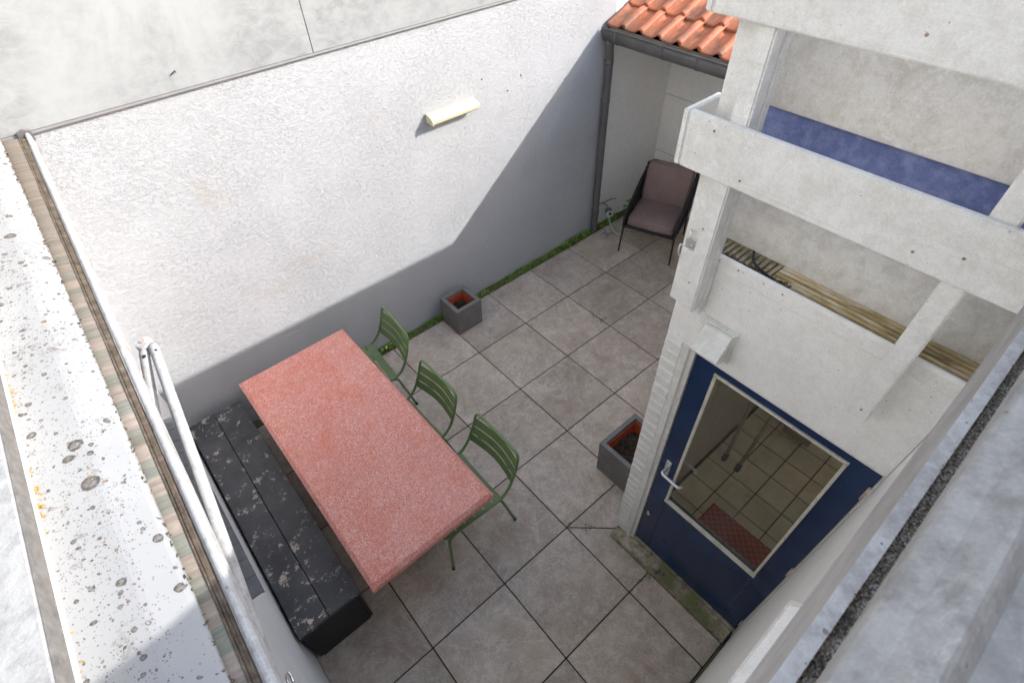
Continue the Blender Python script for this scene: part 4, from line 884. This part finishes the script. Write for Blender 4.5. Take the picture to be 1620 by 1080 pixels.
b = BM()
for _ in range(1500):
    xx = random.uniform(-1.9, 0.1); q = 0.5+0.5*math.sin(xx*13+2*math.sin(xx*31))
    if random.random() > 0.15+0.85*q*q: continue
    leaf(b, V(xx, -2.9600+random.gauss(0, .0011), 3.2015+random.uniform(-.004, .0006)), random.uniform(.0006, .0018), 1.5)
obj('rail_dirt', b, M_crust, Mh, kind='stuff')

# ------------------------------------------------------------------ room behind the door glass
Fl = setting('indoor_floor', (0, -2.5, 0.1))
bx('floor_bed', (-0.262, -3.9, 0.0), (2.30, -2.13, 0.092), M_joint, Fl)
tl0 = None
x = 0.6-0.21*4
for i in range(12):
    for j in range(6):
        xx = -0.24+.21*i; yy = -2.36-.21*j+.21
        if yy-.21 < -3.5 or xx+.21 > 2.3: continue
        if tl0 is None:
            b = BM(); box(b, (0.004, -.206, -.02), (.206, -.004, 0), .0015); tl0 = obj('floor_tile', b, M_intile, Fl, local=True); o = tl0
        else: o = tl0.copy(); C.objects.link(o)
        o.location = V(xx, yy, .1)-V(0, -2.5, .1)
Dm = bx('doormat', (0.075, -2.93, .1005), (0.305, -2.41, .112), M_mat, None, .004)
Dm['label'] = 'red checked doormat on the tiles behind the door glass'; Dm['category'] = 'doormat'
St = thing('folding_stand', 'dim grey folding stand with two dark blue feet behind the door glass', 'stand', (0.7, -2.3, .1))
for (x, y, x2, y2) in ((0.684, -2.246, 1.02, -2.16), (0.675, -2.365, 1.20, -2.33)):
    b = BM(); tube(b, [(x, y, .13), (x2, y2, .85)], .015, 10); lg = obj('leg', b, M_greywood, St)
    b = BM(); tube(b, [(x-.012, y, .1005), (x-.003, y, .12), (x+.012, y, .16)], [.022, .022, .019], 12); obj('rubber_foot', b, M_navycap, lg)
b = BM(); tube(b, [(1.02, -2.16, .85), (1.20, -2.33, .85)], .014, 8); obj('cross_bar', b, M_greywood, St)
Bxo = bx('storage_box', (1.25, -2.62, .1005), (1.62, -2.40, .33), plain('dull_white_card', (.50, .47, .42), .8), None, .006)
Bxo['label'] = 'pale box on the tiled floor at the back behind the glass'; Bxo['category'] = 'box'

# white house out of view, added to bounce sunlight into the courtyard
Nh = thing('added_bounce_house', 'unseen white house added beyond the left wall to bounce light', 'house', (-8, -6, 0))
bx('facade', (-10.5, -14, -.05), (-4.6, 0.5, 7.6), plain('white_facade_render', (0.80, 0.795, 0.785), 0.85), Nh)
b = BM(); prism(b, [(-10.8, 7.601), (-4.3, 7.601), (-7.5, 10.0)], 'Y', -14.2, 0.7); obj('roof', b, plain('brown_roof_tiles', (0.20, 0.10, 0.07), 0.8), Nh)
for yy in (-11, -8, -5, -2):
    for zz in (1.0, 3.8):
        wn = bx('window', (-4.605, yy-.6, zz), (-4.57, yy+.6, zz+1.5), M_trimwhite, Nh, .006)
        bx('pane', (-4.572, yy-.52, zz+.08), (-4.566, yy+.52, zz+1.42), M_slate, wn)
